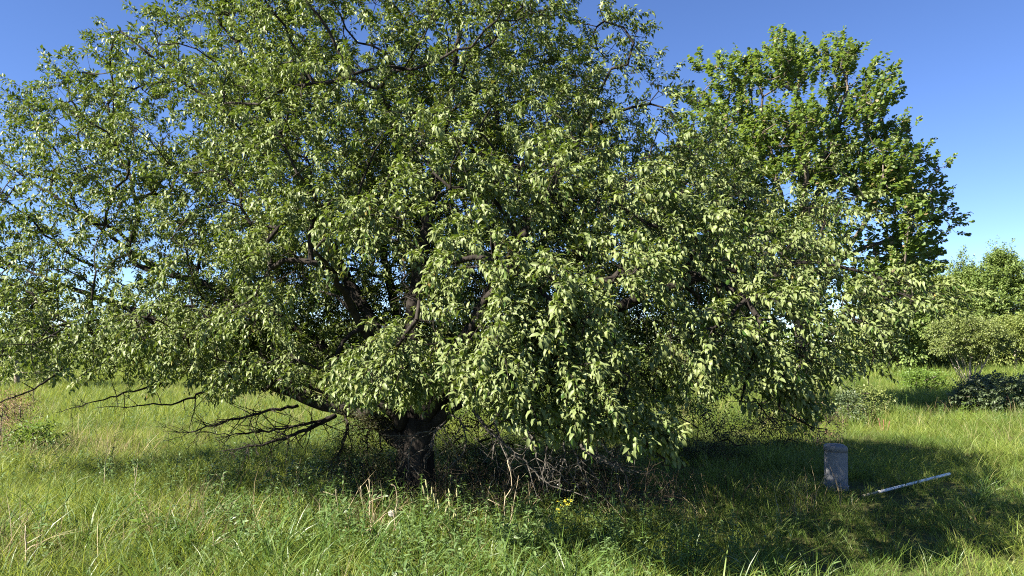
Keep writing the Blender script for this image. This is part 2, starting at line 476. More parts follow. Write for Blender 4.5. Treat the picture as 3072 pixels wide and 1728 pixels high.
# ------------------------------------------------------------------ the apple tree
def build_apple():
    rng = np.random.default_rng(21)
    base = G(1255, 8.0)
    root = thing('apple_tree', 'wide old apple tree with drooping leafy branches filling the middle of the view', 'tree', base)
    sk = Skeleton()
    # trunk and limbs, as (photograph column, row, distance)
    trunk = [(1258, 1510, 8.0), (1252, 1440, 8.0), (1248, 1370, 8.0), (1252, 1310, 8.02), (1262, 1260, 8.05)]
    limbs = [
        [(1215, 1330, 8.0), (1110, 1245, 8.1), (980, 1210, 8.2), (830, 1150, 8.3), (640, 1050, 8.5), (440, 950, 8.7), (230, 870, 8.9), (40, 800, 9.1)],
        [(1235, 1300, 8.0), (1130, 1190, 8.3), (960, 1030, 8.6), (720, 890, 8.8), (500, 820, 8.9), (405, 790, 8.9), (385, 730, 8.9), (405, 660, 9.0), (390, 560, 9.1), (330, 430, 9.2), (300, 300, 9.2)],
        [(500, 820, 8.9), (380, 750, 8.8), (250, 650, 8.7), (110, 560, 8.7), (-20, 480, 8.7)],
        [(1250, 1280, 8.05), (1130, 1000, 8.4), (960, 700, 8.6), (850, 450, 8.6), (740, 210, 8.6), (620, 20, 8.6)],
        [(850, 450, 8.6), (700, 330, 8.4), (520, 230, 8.3), (380, 110, 8.2)],
        [(1262, 1260, 8.05), (1240, 950, 7.9), (1290, 600, 7.8), (1350, 250, 7.7), (1390, -100, 7.7)],
        [(1262, 1260, 8.05), (1420, 980, 7.8), (1590, 680, 7.6), (1740, 400, 7.5), (1840, 190, 7.4)],
        [(1290, 1280, 8.0), (1480, 1110, 7.6), (1760, 960, 7.2), (2080, 840, 7.0), (2380, 790, 6.9), (2620, 820, 6.8)],
        [(1270, 1270, 8.0), (1400, 1020, 7.2), (1500, 840, 6.4), (1560, 790, 5.7), (1590, 880, 5.2)],
        [(1480, 1110, 7.6), (1720, 900, 6.7), (1960, 800, 6.1), (2150, 850, 5.7)],
        [(1262, 1260, 8.05), (1180, 900, 9.0), (1100, 500, 10.0), (1080, 200, 10.5)],
        [(1262, 1260, 8.05), (1500, 850, 9.0), (1800, 600, 9.6), (2050, 480, 9.8)],
        [(1220, 1290, 8.0), (1120, 1050, 7.3), (1020, 850, 6.6), (940, 750, 6.0)],
        [(1740, 400, 7.5), (1850, 330, 7.4), (1960, 300, 7.3)],
        [(1290, 600, 7.8), (1180, 380, 7.3), (1130, 250, 6.9)],
    ]
    tp = catmull([P(*q) for q in trunk], 0.05)
    tp[0, 2] = base[2] - 0.25
    last = sk.chain(tp, -1, 0)
    limb_idx = []
    for li, l in enumerate(limbs):
        pts = catmull([P(*q) for q in l], 0.12)
        pts[1:-1] += rng.normal(0, 0.012, (len(pts) - 2, 3))
        a = sk.nearest(pts[0], 0.0)
        s0 = sk.n
        e = sk.chain(pts[1:], a, li + 1)
        sk.tip[e] += 8
        limb_idx.append([a] + list(range(s0, sk.n)))
    # the crown's outline in the photograph and its lobes in the meadow
    outline = [(-420, 330), (-150, 300), (0, 250), (60, 265), (150, 205), (260, 165), (300, 60), (440, -10), (560, -420), (1300, -700), (1750, -330), (1800, -10),
               (1910, 50), (1930, 110), (1890, 200), (2000, 265), (1960, 330), (2090, 400), (2250, 380), (2430, 400), (2530, 470), (2520, 640), (2480, 700), (2620, 800),
               (2840, 880), (2800, 970), (2680, 1050), (2560, 1130), (2500, 1180), (2460, 1290), (2350, 1270), (2200, 1230), (2060, 1370), (1900, 1310), (1700, 1365), (1560, 1320),
               (1430, 1215), (1300, 1215), (1080, 1200), (820, 1190), (520, 1200), (300, 1170), (0, 1170), (-420, 1170)]
    lobes = [  # column,row,distance, radii x,y,z, weight
        (1280, 480, 7.9, 2.3, 2.2, 2.9, 1.0), (1500, 700, 7.0, 2.0, 2.0, 1.8, .9), (700, 420, 8.5, 2.2, 1.9, 2.4, .8), (250, 850, 8.8, 2.4, 1.6, 1.4, .75),
        (900, 900, 7.9, 1.8, 1.9, 1.2, .8), (2000, 850, 6.9, 1.9, 1.5, 1.3, .9), (2450, 900, 6.8, 1.2, .9, .9, .8), (1600, 1020, 5.9, 1.5, 1.0, 1.1, .9),
        (1750, 330, 7.5, 1.4, 1.5, 1.5, .7), (1700, 700, 9.2, 2.8, 1.5, 2.3, .5), (900, 500, 10.0, 3.0, 1.4, 2.8, .45), (2150, 560, 8.0, 1.4, 1.0, .8, .6),
        (150, 560, 8.8, 1.6, 1.0, 1.2, .45), (250, 1030, 8.2, 2.7, 1.5, .55, .8), (820, 1060, 7.9, 1.5, 1.4, .6, .9), (350, 400, 8.6, 1.9, 1.0, 1.6, .6), (2020, 780, 9.7, 1.5, 1.2, 1.2, .6)]
    holes = [(250, 590, 90, 50, .6), (420, 700, 55, 100, .7), (330, 860, 50, 40, .75), (1080, 70, 80, 65, .9), (640, 600, 50, 30, .5), (120, 620, 60, 40, .5), (1020, 900, 140, 150, .8),
             (1560, 690, 60, 60, .7), (1900, 960, 60, 70, .7), (1480, 1000, 55, 60, .6), (1300, 820, 70, 70, .5), (700, 760, 60, 60, .4), (1980, 200, 60, 60, .7)]
    BOTTOM = [(-500, 1165), (0, 1165), (150, 1180), (300, 1165), (420, 1200), (560, 1180), (640, 1220), (760, 1190), (900, 1180), (1000, 1225), (1090, 1225), (1200, 1245), (1280, 1235), (1400, 1255), (1460, 1290), (1500, 1255),
              (1580, 1310), (1640, 1375), (1700, 1330), (1760, 1375), (1830, 1320), (1880, 1370), (1960, 1350), (2030, 1395), (2080, 1290), (2160, 1230), (2250, 1260), (2310, 1240), (2360, 1300), (2440, 1335), (2470, 1250), (2520, 1160),
              (2600, 1140), (2680, 1110), (2730, 1010), (2860, 960), (3100, 940)]
    voids = [(1160, 870, 110, 110), (1000, 1000, 110, 90), (880, 800, 65, 55), (1425, 880, 50, 70), (1550, 690, 60, 40), (1340, 1010, 35, 80), (1900, 960, 60, 65), (1250, 690, 60, 45), (2090, 880, 40, 55), (1770, 1060, 40, 45), (1640, 1190, 35, 60),
             (2180, 1060, 45, 40), (1980, 1130, 60, 50), (1730, 760, 50, 35), (640, 880, 70, 50), (1080, 560, 55, 35), (1470, 420, 50, 35), (2380, 1010, 40, 40), (760, 1010, 60, 45), (1700, 600, 50, 35)]
    def in_void(px, py, k=1.0):
        return any(((px - v[0]) / (v[2] * k)) ** 2 + ((py - v[1]) / (v[3] * k)) ** 2 < 1 for v in voids)
    cl = []
    tot = np.array([l[3] * l[4] * l[5] * l[6] for l in lobes]); tot /= tot.sum()
    tries = 0
    while len(cl) < 475 and tries < 60000:
        tries += 1
        l = lobes[rng.choice(len(lobes), p=tot)]
        v = nrm(rng.normal(0, 1, 3)); rr = rng.uniform(0.35, 1) ** 0.45
        c = P(*l[:3]) + v * rr * np.array(l[3:6])
        if c[2] < 0.8 or c[1] < 5.3: continue
        px, py = proj(c[None])
        if c[1] < 6.3 and px[0] > 950 and rng.random() < .75: continue
        rpx = 0.38 / c[1] * F
        ok = in_poly(np.concatenate([px, px - rpx, px + rpx, px, px]), np.concatenate([py, py, py, py - rpx * .8, py + rpx * .7]), outline)
        if not ok.all(): continue
        bad = c[1] < 8.2 and in_void(px[0], py[0], 1.0)
        for hx, hy, hw, hh, pr in holes:
            if ((px[0] - hx) / (hw + rpx * .5)) ** 2 + ((py[0] - hy) / (hh + rpx * .5)) ** 2 < 1 and rng.random() < pr: bad = True
        if bad: continue
        if cl and np.min(np.linalg.norm(np.array([k[0] for k in cl]) - c, axis=1)) < 0.38: continue
        cl.append((c, np.array([rng.uniform(.28, .46), rng.uniform(.28, .46), rng.uniform(.22, .38)]), int(rng.uniform(15, 25) * (0.55 + .5 * l[6]))))
    # long sprays that hang to the front of the crown
    sprays = [(1250, 960, 5.3, .28, .42, 26), (1180, 1060, 5.4, .28, .30, 24), (1120, 1130, 5.5, .30, .22, 22), (1290, 820, 5.4, .26, .30, 20), (1480, 1000, 4.9, .20, .40, 26), (1530, 1120, 4.8, .22, .35, 26), (1620, 870, 4.9, .30, .25, 24),
              (1700, 980, 4.9, .25, .30, 24), (1660, 1100, 4.8, .22, .30, 22), (1790, 1150, 4.8, .24, .26, 22), (1720, 1270, 4.9, .22, .22, 20), (1850, 1270, 4.9, .18, .24, 22), (1930, 1330, 4.9, .15, .14, 12), (1990, 1375, 4.9, .10, .07, 5),
              (1580, 1240, 4.9, .18, .26, 20), (1640, 1330, 4.9, .10, .10, 7), (2080, 1000, 5.3, .34, .28, 26), (2280, 960, 5.5, .36, .24, 26), (2240, 1120, 5.5, .30, .26, 24), (2330, 1220, 5.6, .26, .20, 20), (2430, 1280, 5.6, .14, .10, 9), (2440, 1080, 5.8, .30, .26, 22),
              (2560, 960, 6.1, .36, .26, 24), (2700, 880, 6.4, .34, .22, 20), (2790, 930, 6.5, .18, .14, 10), (2620, 1060, 6.2, .26, .22, 16), (1130, 640, 5.7, .34, .28, 22), (950, 620, 6.3, .36, .26, 20), (850, 780, 6.4, .34, .28, 20),
              (1350, 560, 5.6, .36, .28, 24), (1600, 520, 5.6, .38, .28, 24), (1880, 620, 5.7, .38, .28, 24), (2100, 720, 5.8, .40, .28, 24), (2350, 760, 6.2, .36, .24, 22), (2480, 620, 6.9, .34, .26, 16), (1480, 780, 5.1, .34, .22, 22), (1850, 830, 5.2, .36, .26, 24),
              (1400, 1180, 5.2, .16, .26, 14), (1480, 1270, 5.0, .12, .14, 9), (760, 900, 6.6, .36, .28, 18), (560, 1000, 7.0, .40, .26, 18), (900, 1080, 6.6, .30, .22, 14), (380, 1080, 7.4, .44, .24, 16), (120, 1020, 7.6, .5, .30, 18),
              (700, 1130, 7.2, .36, .18, 14), (60, 870, 7.8, .5, .30, 16), (290, 960, 7.6, .44, .28, 16),
              (1000, 1120, 6.8, .30, .20, 14), (1090, 1150, 6.7, .26, .16, 12), (1190, 1165, 6.3, .24, .16, 12), (1290, 1150, 6.0, .22, .18, 12), (900, 1145, 7.2, .32, .14, 13), (1360, 1120, 5.8, .22, .24, 13), (1040, 1190, 7.4, .26, .10, 10), (800, 1170, 7.4, .34, .12, 12)]
    for a in sprays:
        cl.append((P(*a[:3]), np.array([a[3], a[3], a[4]]) * .92, int(a[5] * 2.3)))
    # thin outer branches against the sky
    wisps = [(20, 270, 8.4, 7), (150, 240, 8.5, 7), (210, 200, 8.5, 8), (330, 70, 8.2, 9), (300, 150, 8.3, 8), (60, 330, 8.5, 8), (110, 420, 8.6, 8), (30, 480, 8.7, 7), (1880, 60, 7.4, 8), (1910, 110, 7.4, 8), (1930, 200, 7.3, 7),
             (1985, 260, 7.2, 8), (1820, 40, 7.4, 9), (1960, 290, 7.2, 8), (2060, 390, 7.2, 9), (2130, 420, 7.3, 9), (520, 30, 8.4, 10), (640, 30, 8.5, 10), (800, 20, 8.5, 10), (900, 40, 8.5, 10), (960, 120, 8.4, 6), (1150, 140, 7.8, 8),
             (1200, 30, 7.8, 9), (1700, 30, 7.6, 9), (1580, 20, 7.6, 9), (2650, 900, 6.5, 8), (2840, 900, 6.5, 5), (2600, 1130, 6.2, 7), (2520, 500, 7.4, 8), (2640, 620, 7.2, 5), (0, 600, 8.6, 8), (90, 700, 8.7, 8), (200, 760, 8.7, 8)]
    for a in wisps:
        cl.append((P(*a[:3]), np.array([.20, .20, .17]), a[3]))
    # grow: first a branch to each clump, nearest clumps first, then shoots in each clump
    C0 = np.array([c[0] for c in cl])
    lp = sk.p[:sk.n]
    dist = np.array([np.min(np.linalg.norm(lp - c, axis=1)) for c in C0])
    centre = P(1300, 700, 7.8)
    SP, SD, SL, SDr = [], [], [], []
    for ci in np.argsort(dist):
        c, rad, ns = cl[ci]
        sk.attach(c, 0.10, 0.13, 0.14, rng)
    for c, rad, ns in cl:
        v = nrm(rng.normal(0, 1, (ns, 3))) * (rng.uniform(0.15, 1, (ns, 1)) ** 0.5)
        out = nrm((c - centre)[None])[0]
        for q in v * rad:
            t = c + q
            if t[2] < 0.45: continue
            sk.attach(t, 0.05, 0.10, 0.08, rng)
            d = nrm(q / rad * 0.9 + out * 0.55 + np.array([0, 0, 0.25 if c[2] > 2.6 else -0.05]) + rng.normal(0, 0.3, 3))
            SP.append(t); SD.append(d); SL.append(rng.uniform(0.13, 0.30)); SDr.append(rng.uniform(0.05, 0.45) + (0.12 if c[2] < 2.6 else 0))
    # thin shoots inside the crown
    for l in lobes[:10]:
        for _ in range(int(75 * l[6])):
            q = P(*l[:3]) + nrm(rng.normal(0, 1, 3)) * rng.uniform(.1, .85) * np.array(l[3:6])
            if q[1] < 5.8 or q[2] < 1.3: continue
            px, py = proj(q[None])
            if not in_poly(px, py, outline)[0] or (px[0] < 700 and rng.random() < .75): continue
            if any(((px[0] - h[0]) / h[2]) ** 2 + ((py[0] - h[1]) / h[3]) ** 2 < 1 for h in holes[:6]): continue
            sk.attach(q, .05, .12, .05, rng)
            SP.append(q); SD.append(nrm(rng.normal(0, 1, 3))); SL.append(rng.uniform(.2, .4)); SDr.append(.3)
    # the shaded back of the crown
    for k_ in range(3600):
        if k_ % 5 < 3:
            q = P(rng.uniform(640, 2250), rng.uniform(120, 1190), rng.uniform(8.2, 10.2))
        else:
            v_ = voids[rng.integers(len(voids))]
            if v_[0] > 2300: continue
            q = P(v_[0] + rng.normal(0, v_[2] * .8), v_[1] + rng.normal(0, v_[3] * .8), rng.uniform(8.2, 9.8))
        px, py = proj(q[None])
        if not in_poly(px + [60], py, outline)[0] or not in_poly(px + 60, py - 60, outline)[0] or (abs(px[0] - 1080) < 110 and py[0] < 170): continue
        if py[0] > 1100 and 1350 < px[0] < 1700: continue
        if k_ % 2: sk.attach(q, .05, .14, .05, rng)
        SP.append(q); SD.append(nrm(rng.normal(0, 1, 3))); SL.append(rng.uniform(.25, .45)); SDr.append(.3)
    SP, SD, SL, SDr = map(np.array, (SP, SD, SL, SDr))
    # nothing hangs below the crown's lower edge
    end = SP + SD * SL[:, None] + np.array([0, 0, -1.0]) * (SL * SDr)[:, None]
    ex_, ey_ = proj(end)
    low = np.interp(ex_, *np.array(BOTTOM).T)
    sx_, sy_ = proj(SP)
    hollow = np.array([d_ < 7.9 and (in_void(a_, b_, .9) or in_void(a2, b2, .9)) for a_, b_, a2, b2, d_ in zip(sx_, sy_, ex_, ey_, SP[:, 1])])
    ok = ~hollow & (ey_ + 0.04 / end[:, 1] * F < low + rng.normal(0, 18, len(low))) & (end[:, 1] > 4.2)
    SP, SD, SL, SDr = SP[ok], SD[ok], SL[ok], SDr[ok]
    K = 28
    tw, b, d, n, L, W, cu, fo = shoots(SP, SD, SL, SDr, K, 0.057, 0.0205, rng, spread=.95, leaf_droop=.12, curl=(.6, 2.2), fold=(.2, .8), upw=.9, sunw=.25, axw=.5, nj=.34, lift=.18, szr=(.5, 1.2))
    # --- wood
    rad = sk.radii(0.0019, 0.44)
    par = sk.par[:sk.n]
    # limbs: each its own part
    tr = np.interp(np.arange(len(tp)), [0, 5, 12, len(tp) - 1], [.27, .19, .175, .19])
    V, T = sweep(tp, tr, 18, 0.16, 3)
    obj('trunk', mesh_np('trunk', V - base, T), M['bark'], root)
    for k, ids in enumerate(limb_idx):
        ids = ids[1:] if k and len(ids) > 4 else ids
        pts = sk.p[ids]; rr = rad[ids] * 1.1
        l0 = {0: .095, 1: .06, 3: .085, 5: .10, 6: .10, 7: .095}.get(k, .07)
        rr = np.maximum(rr, np.linspace(l0, 0.008, len(rr)) if k not in (2, 4, 9, 13, 14) else np.linspace(0.026, 0.006, len(rr)))
        rr = np.minimum(rr, np.linspace(l0 * 1.1, 0.010, len(rr)))
        pts = np.concatenate([sk.p[[par[ids[0]]]] if par[ids[0]] >= 0 else pts[:1], pts]); rr = np.concatenate([rr[:1], rr])
        V, T = sweep(pts, rr, 10, 0.10, 40 + k)
        obj('limb', mesh_np('limb', V - base, T), M['bark'], root)
    on = np.where((sk.limb[:sk.n] < 0) & (par >= 0))[0]
    A = sk.p[par[on]]; B = sk.p[on]; ra = np.minimum(rad[par[on]], rad[on] * 1.25); rb = rad[on]
    thick = rb > 0.0075
    V, T = frustums(A[thick], B[thick], ra[thick], rb[thick], 6)
    o = obj('branches', mesh_np('branches', V - base, T), M['bark'], root); o['kind'] = 'stuff'
    V, T = frustums(A[~thick], B[~thick], np.maximum(ra[~thick], .0022), np.maximum(rb[~thick], .002), 3)
    V2, T2 = frustums(tw[:, :-1].reshape(-1, 3), tw[:, 1:].reshape(-1, 3), np.full(len(tw) * 2, .0018), np.full(len(tw) * 2, .0013), 3)
    o = obj('twigs', mesh_np('twigs', np.concatenate([V, V2]) - base, np.concatenate([T, T2 + len(V)])), M['bark'], root); o['kind'] = 'stuff'
    # --- leaves: the largest in view singly, the rest as one crown
    size = L / np.linalg.norm(b - np.array([0, 0, CAM_H]), axis=1)
    px, py = proj(b)
    size = np.where((px > 0) & (px < 3072) & (py > 0) & (py < 1728), size, 0)
    top = np.argsort(-size)[:300]
    rest = np.setdiff1d(np.arange(len(L)), top)
    pieces(root, 'leaf', M['apple'], b[top], d[top], n[top], L[top], W[top], cu[top], fo[top], LEAF8, 300)
    nearl = rest[b[rest, 1] < 5.7]; farl = rest[(b[rest, 1] >= 5.7) & (b[rest, 1] < 8.0)]; backl = rest[b[rest, 1] >= 8.0]
    V, T = leaves(b[nearl], d[nearl], n[nearl], L[nearl], W[nearl], cu[nearl], fo[nearl], LEAF8)
    V2, T2 = leaves(b[farl], d[farl], n[farl], L[farl], W[farl] * 1.1, cu[farl], fo[farl], LEAF4)
    V3, T3 = leaves(b[backl], d[backl], n[backl], L[backl], W[backl] * 1.2, cu[backl] * .3, fo[backl], LEAF2)
    o = obj('crown', mesh_np('crown', np.concatenate([V, V2, V3]) - base, np.concatenate([T, T2 + len(V), T3 + len(V) + len(V2)])), M['apple'], root); o['kind'] = 'stuff'
    print('apple leaves', len(L), 'nodes', sk.n, 'clumps', len(cl), 'tries', tries)
    # --- dead branches below the crown
    dead = [([(1010, 1245, 7.7), (950, 1275, 7.4), (860, 1310, 7.1), (760, 1335, 6.9), (660, 1350, 6.8)], .026, 13),
            ([(990, 1250, 7.8), (900, 1275, 7.6), (800, 1290, 7.5), (700, 1300, 7.4), (600, 1290, 7.3)], .018, 11),
            ([(1040, 1240, 7.8), (1045, 1290, 7.6), (1030, 1340, 7.5), (1010, 1390, 7.5), (1000, 1420, 7.4)], .014, 7),
            ([(900, 1215, 7.9), (800, 1235, 7.7), (690, 1260, 7.6), (580, 1290, 7.5), (500, 1290, 7.5)], .018, 11),
            ([(700, 1130, 8.2), (560, 1200, 7.9), (450, 1215, 7.7), (300, 1220, 7.6)], .015, 9),
            ([(500, 1150, 8.3), (380, 1180, 8.0), (270, 1210, 7.9), (180, 1235, 7.9)], .013, 8),
            ([(200, 1100, 8.5), (110, 1165, 8.3), (0, 1210, 8.2), (-100, 1240, 8.2)], .013, 6),
            ([(1330, 1270, 7.4), (1290, 1290, 7.2), (1220, 1305, 7.1), (1150, 1300, 7.0)], .010, 8),
            ([(1260, 1290, 7.3), (1235, 1330, 7.1), (1230, 1380, 7.1), (1226, 1430, 7.1)], .009, 6),
            ([(1340, 1260, 7.3), (1310, 1300, 7.1), (1305, 1330, 7.1), (1310, 1352, 7.1)], .009, 6),
            ([(1420, 1230, 7.3), (1470, 1290, 7.0), (1560, 1370, 6.9), (1640, 1440, 6.9), (1780, 1490, 6.8)], .018, 14),
            ([(1480, 1250, 7.2), (1500, 1320, 7.0), (1530, 1390, 6.9), (1535, 1440, 6.9)], .012, 10),
            ([(1560, 1250, 7.0), (1600, 1330, 6.7), (1620, 1400, 6.7), (1630, 1450, 6.7)], .014, 12),
            ([(1640, 1260, 6.6), (1640, 1330, 6.5), (1632, 1400, 6.5), (1625, 1460, 6.5)], .010, 8),
            ([(1690, 1320, 6.3), (1690, 1370, 6.2), (1675, 1412, 6.2)], .008, 5),
            ([(1710, 1330, 6.2), (1735, 1380, 6.1), (1752, 1406, 6.1)], .008, 6),
            ([(1740, 1330, 6.7), (1800, 1370, 6.5), (1860, 1400, 6.4), (1905, 1418, 6.4)], .013, 14),
            ([(1760, 1290, 7.0), (1830, 1360, 6.8), (1870, 1420, 6.7), (1880, 1460, 6.7)], .010, 8),
            ([(1380, 1250, 7.6), (1400, 1330, 7.4), (1370, 1380, 7.3), (1340, 1400, 7.3)], .010, 8)]
    for k, (pl, r0, nside) in enumerate(dead):
        r = np.random.default_rng(300 + k)
        pts = catmull([P(*q) for q in pl], 0.05)
        pts[1:-1] += r.normal(0, 0.007, (len(pts) - 2, 3))
        acc = Acc()
        rr = np.linspace(r0, 0.0025, len(pts))
        acc.add(*sweep(pts, rr, 6, 0.15, k))
        for _ in range(nside * 3 if k < 4 else nside):
            i = int(r.uniform(0.15, 0.97) * (len(pts) - 1))
            t = nrm(pts[min(i + 1, len(pts) - 1)] - pts[i - 1])
            dv = nrm(t * r.uniform(.4, 1.0) + r.normal(0, .6, 3) + np.array([0, 0, -.1]))
            ln = r.uniform(.08, .42) * (1.2 - .6 * i / len(pts))
            q = pts[i] + dv * np.linspace(0, ln, 6)[:, None] + np.cumsum(r.normal(0, .012, (6, 3)), 0) * np.linspace(0, 1, 6)[:, None]
            rs = np.linspace(min(rr[i] * .6, .006), .0016, 6)
            acc.add(*sweep(q, rs, 4, 0, k))
            for _ in range(3):
                j = r.integers(1, 5); dv2 = nrm(dv * .6 + r.normal(0, .7, 3)); l2 = r.uniform(.03, .14)
                acc.add(*sweep(q[j] + dv2 * np.linspace(0, l2, 3)[:, None], np.array([.0025, .002, .0012]), 3))
        obj('dead_branch', acc.mesh('dead_branch', base), M['bark'] if k < 7 else M['deadwood'], root)
build_apple()

# ------------------------------------------------------------------ generic tree: clumps in an outline
def grow_tree(name, label, base, trunk_pts, trunk_r, limb_list, clumps, mat, bark, K, leafL, leafW, tmpl, seed, group=None, r0=0.004, power=.46, singles=0,
              shoot=(0.2, 0.45), droop=(-.1, .2), upw=.8, sunw=.5, spread=.9, leaf_droop=.15, up=.5, cat='tree', trunk_name='trunk', twigs=True, twig_min=.003):
    rng = np.random.default_rng(seed)
    root = thing(name, label, cat, base, group)
    sk = Skeleton(60000)
    tp = catmull(trunk_pts, 0.3)
    tp[0, 2] -= 0.15
    sk.chain(tp, -1, 0)
    limb_idx = []
    for l in limb_list:
        pts = catmull(l, 0.3)
        pts[1:-1] += rng.normal(0, .03, (len(pts) - 2, 3))
        a = sk.nearest(pts[0], 0); s0 = sk.n
        sk.chain(pts[1:], a, 1); limb_idx.append([a] + list(range(s0, sk.n)))
    C0 = np.array([c[0] for c in clumps]); lp = sk.p[:sk.n]
    dist = np.array([np.min(np.linalg.norm(lp - c, axis=1)) for c in C0])
    for ci in np.argsort(dist): sk.attach(clumps[ci][0], .2, .3, -.12, rng)
    mid = C0.mean(0)
    SP, SD, SL = [], [], []
    for c, rad, ns in clumps:
        v = nrm(rng.normal(0, 1, (ns, 3))) * (rng.uniform(.1, 1, (ns, 1)) ** .45)
        out = nrm((c - mid)[None])[0]
        for q in v * rad:
            t = c + q
            if t[2] < base[2] + .05: continue
            if twigs: sk.attach(t, .1, .3, -.1, rng)
            SP.append(t); SD.append(nrm(q / rad * .7 + out * .6 + np.array([0, 0, up]) + rng.normal(0, .3, 3))); SL.append(rng.uniform(*shoot))
    SP, SD, SL = map(np.array, (SP, SD, SL))
    tw, b, d, n, L, W, cu, fo = shoots(SP, SD, SL, rng.uniform(*droop, len(SP)), K, leafL, leafW, rng, spread=spread, leaf_droop=leaf_droop, curl=(.1, .7), fold=(.05, .4), upw=upw, sunw=sunw)
    rad = sk.radii(r0, power); par = sk.par[:sk.n]
    V, T = sweep(tp, np.linspace(trunk_r, trunk_r * .35, len(tp)), 10, .1, seed)
    obj(trunk_name, mesh_np(trunk_name, V - base, T), bark, root)
    for k, ids in enumerate(limb_idx):
        rr = np.maximum(np.minimum(rad[ids], np.linspace(trunk_r * .7, trunk_r * .12, len(ids))), np.linspace(trunk_r * .4, trunk_r * .06, len(ids)))
        V, T = sweep(sk.p[ids], rr, 7, .1, seed + k)
        obj('limb', mesh_np('limb', V - base, T), bark, root)
    on = np.where((sk.limb[:sk.n] < 0) & (par >= 0))[0]
    V, T = frustums(sk.p[par[on]], sk.p[on], np.maximum(np.minimum(rad[par[on]], rad[on] * 1.3), twig_min), np.maximum(rad[on], twig_min * .8), 4)
    if twigs:
        V2, T2 = frustums(tw[:, :-1].reshape(-1, 3), tw[:, 1:].reshape(-1, 3), np.full(len(tw) * 2, twig_min * .8), np.full(len(tw) * 2, twig_min * .5), 3)
        V, T = np.concatenate([V, V2]), np.concatenate([T, T2 + len(V)])
    o = obj('branches', mesh_np('branches', V - base, T), bark, root); o['kind'] = 'stuff'
    rest = np.arange(len(L))
    if singles:
        size = L / np.linalg.norm(b, axis=1)
        px, py = proj(b)
        size = np.where((py < 1000) & (px > 2050) & (px < 3000), size, 0)
        top = np.argsort(-size)[:singles]; rest = np.setdiff1d(rest, top)
        pieces(root, 'leaf', mat, b[top], d[top], n[top], L[top], W[top], cu[top], fo[top], tmpl, singles)
    V, T = leaves(b[rest], d[rest], n[rest], L[rest], W[rest], cu[rest], fo[rest], MAPLE6 if tmpl is MAPLE else tmpl)
    o = obj('crown', mesh_np('crown', V - base, T), mat, root); o['kind'] = 'stuff'
    return root, len(L)

# ------------------------------------------------------------------ the maple behind
def build_maple():
    rng = np.random.default_rng(77)
    D = 18.0
    base = G(2400, D)
    s = 3072 / 2576
    outline = [(a * s, b * s) for a, b in [(1755, 330), (1768, 250), (1800, 205), (1850, 185), (1905, 150), (1985, 100), (2080, 104), (2150, 130), (2205, 200), (2265, 190), (2255, 240), (2312, 300), (2300, 345),
               (2342, 368), (2325, 420), (2385, 400), (2362, 480), (2400, 518), (2412, 565), (2355, 612), (2375, 632), (2330, 690), (2340, 760), (1900, 820), (1700, 700), (1640, 450)]]
    cl = []
    tries = 0
    while len(cl) < 130 and tries < 30000:
        tries += 1
        px, py = rng.uniform(1960, 2890), rng.uniform(90, 960)
        m = 26
        if not in_poly(np.array([px, px - m, px + m, px]), np.array([py, py, py, py - m]), outline).all(): continue
        hw = 2.6 * math.sqrt(max(0.05, 1 - ((py - 560) / 520) ** 2))
        c = P(px, py, D + rng.uniform(-hw, hw * .9))
        if cl and np.min(np.linalg.norm(np.array([k[0] for k in cl]) - c, axis=1)) < .48: continue
        cl.append((c, np.array([rng.uniform(.3, .5), rng.uniform(.3, .5), rng.uniform(.35, .6)]), int(rng.uniform(24, 38))))
    for px, py in [(2122, 170), (2160, 200), (2102, 280), (2190, 172), (2380, 115), (2480, 122), (2700, 220), (2560, 150), (2745, 370), (2780, 450), (2835, 485), (2845, 620), (2860, 670), (2800, 730), (2260, 180), (2810, 560)]:
        cl.append((P(px, py + 12, D + rng.uniform(-.6, .6)), np.array([.17, .17, .22]), 9))
    tr = [P(2400, 1238, D), P(2405, 1000, D), P(2410, 750, D), P(2420, 500, D), P(2425, 300, D)]
    L = [[P(2403, 1000, D), P(2330, 800, D - .8), P(2240, 560, D - 1.2), P(2180, 330, D - 1)], [P(2405, 1000, D), P(2500, 820, D - .8), P(2620, 640, D - 1.2), P(2700, 430, D - 1)],
         [P(2408, 850, D), P(2560, 760, D + .3), P(2720, 690, D), P(2840, 650, D)], [P(2410, 750, D), P(2480, 500, D + .8), P(2560, 250, D + .8)], [P(2410, 750, D), P(2330, 480, D + .8), P(2290, 230, D + .6)],
         [P(2408, 900, D), P(2250, 720, D + .9), P(2120, 520, D + .9)], [P(2412, 700, D), P(2430, 480, D - 1.4), P(2400, 260, D - 1.2)], [P(2405, 1050, D), P(2600, 950, D - 1), P(2740, 850, D - 1.2)]]
    root, n = grow_tree('maple_tree', 'tall rounded maple with upswept leafy branches rising behind the apple tree against the sky', base, tr, .19, L, cl, M['maple'], M['greybark'], 15, .074, .078, MAPLE, 5,
                        r0=.0035, power=.47, singles=300, shoot=(.18, .42), droop=(-.15, .1), up=.75, leaf_droop=.3, upw=.6, sunw=.6)
    print('maple leaves', n, 'clumps', len(cl))
build_maple()

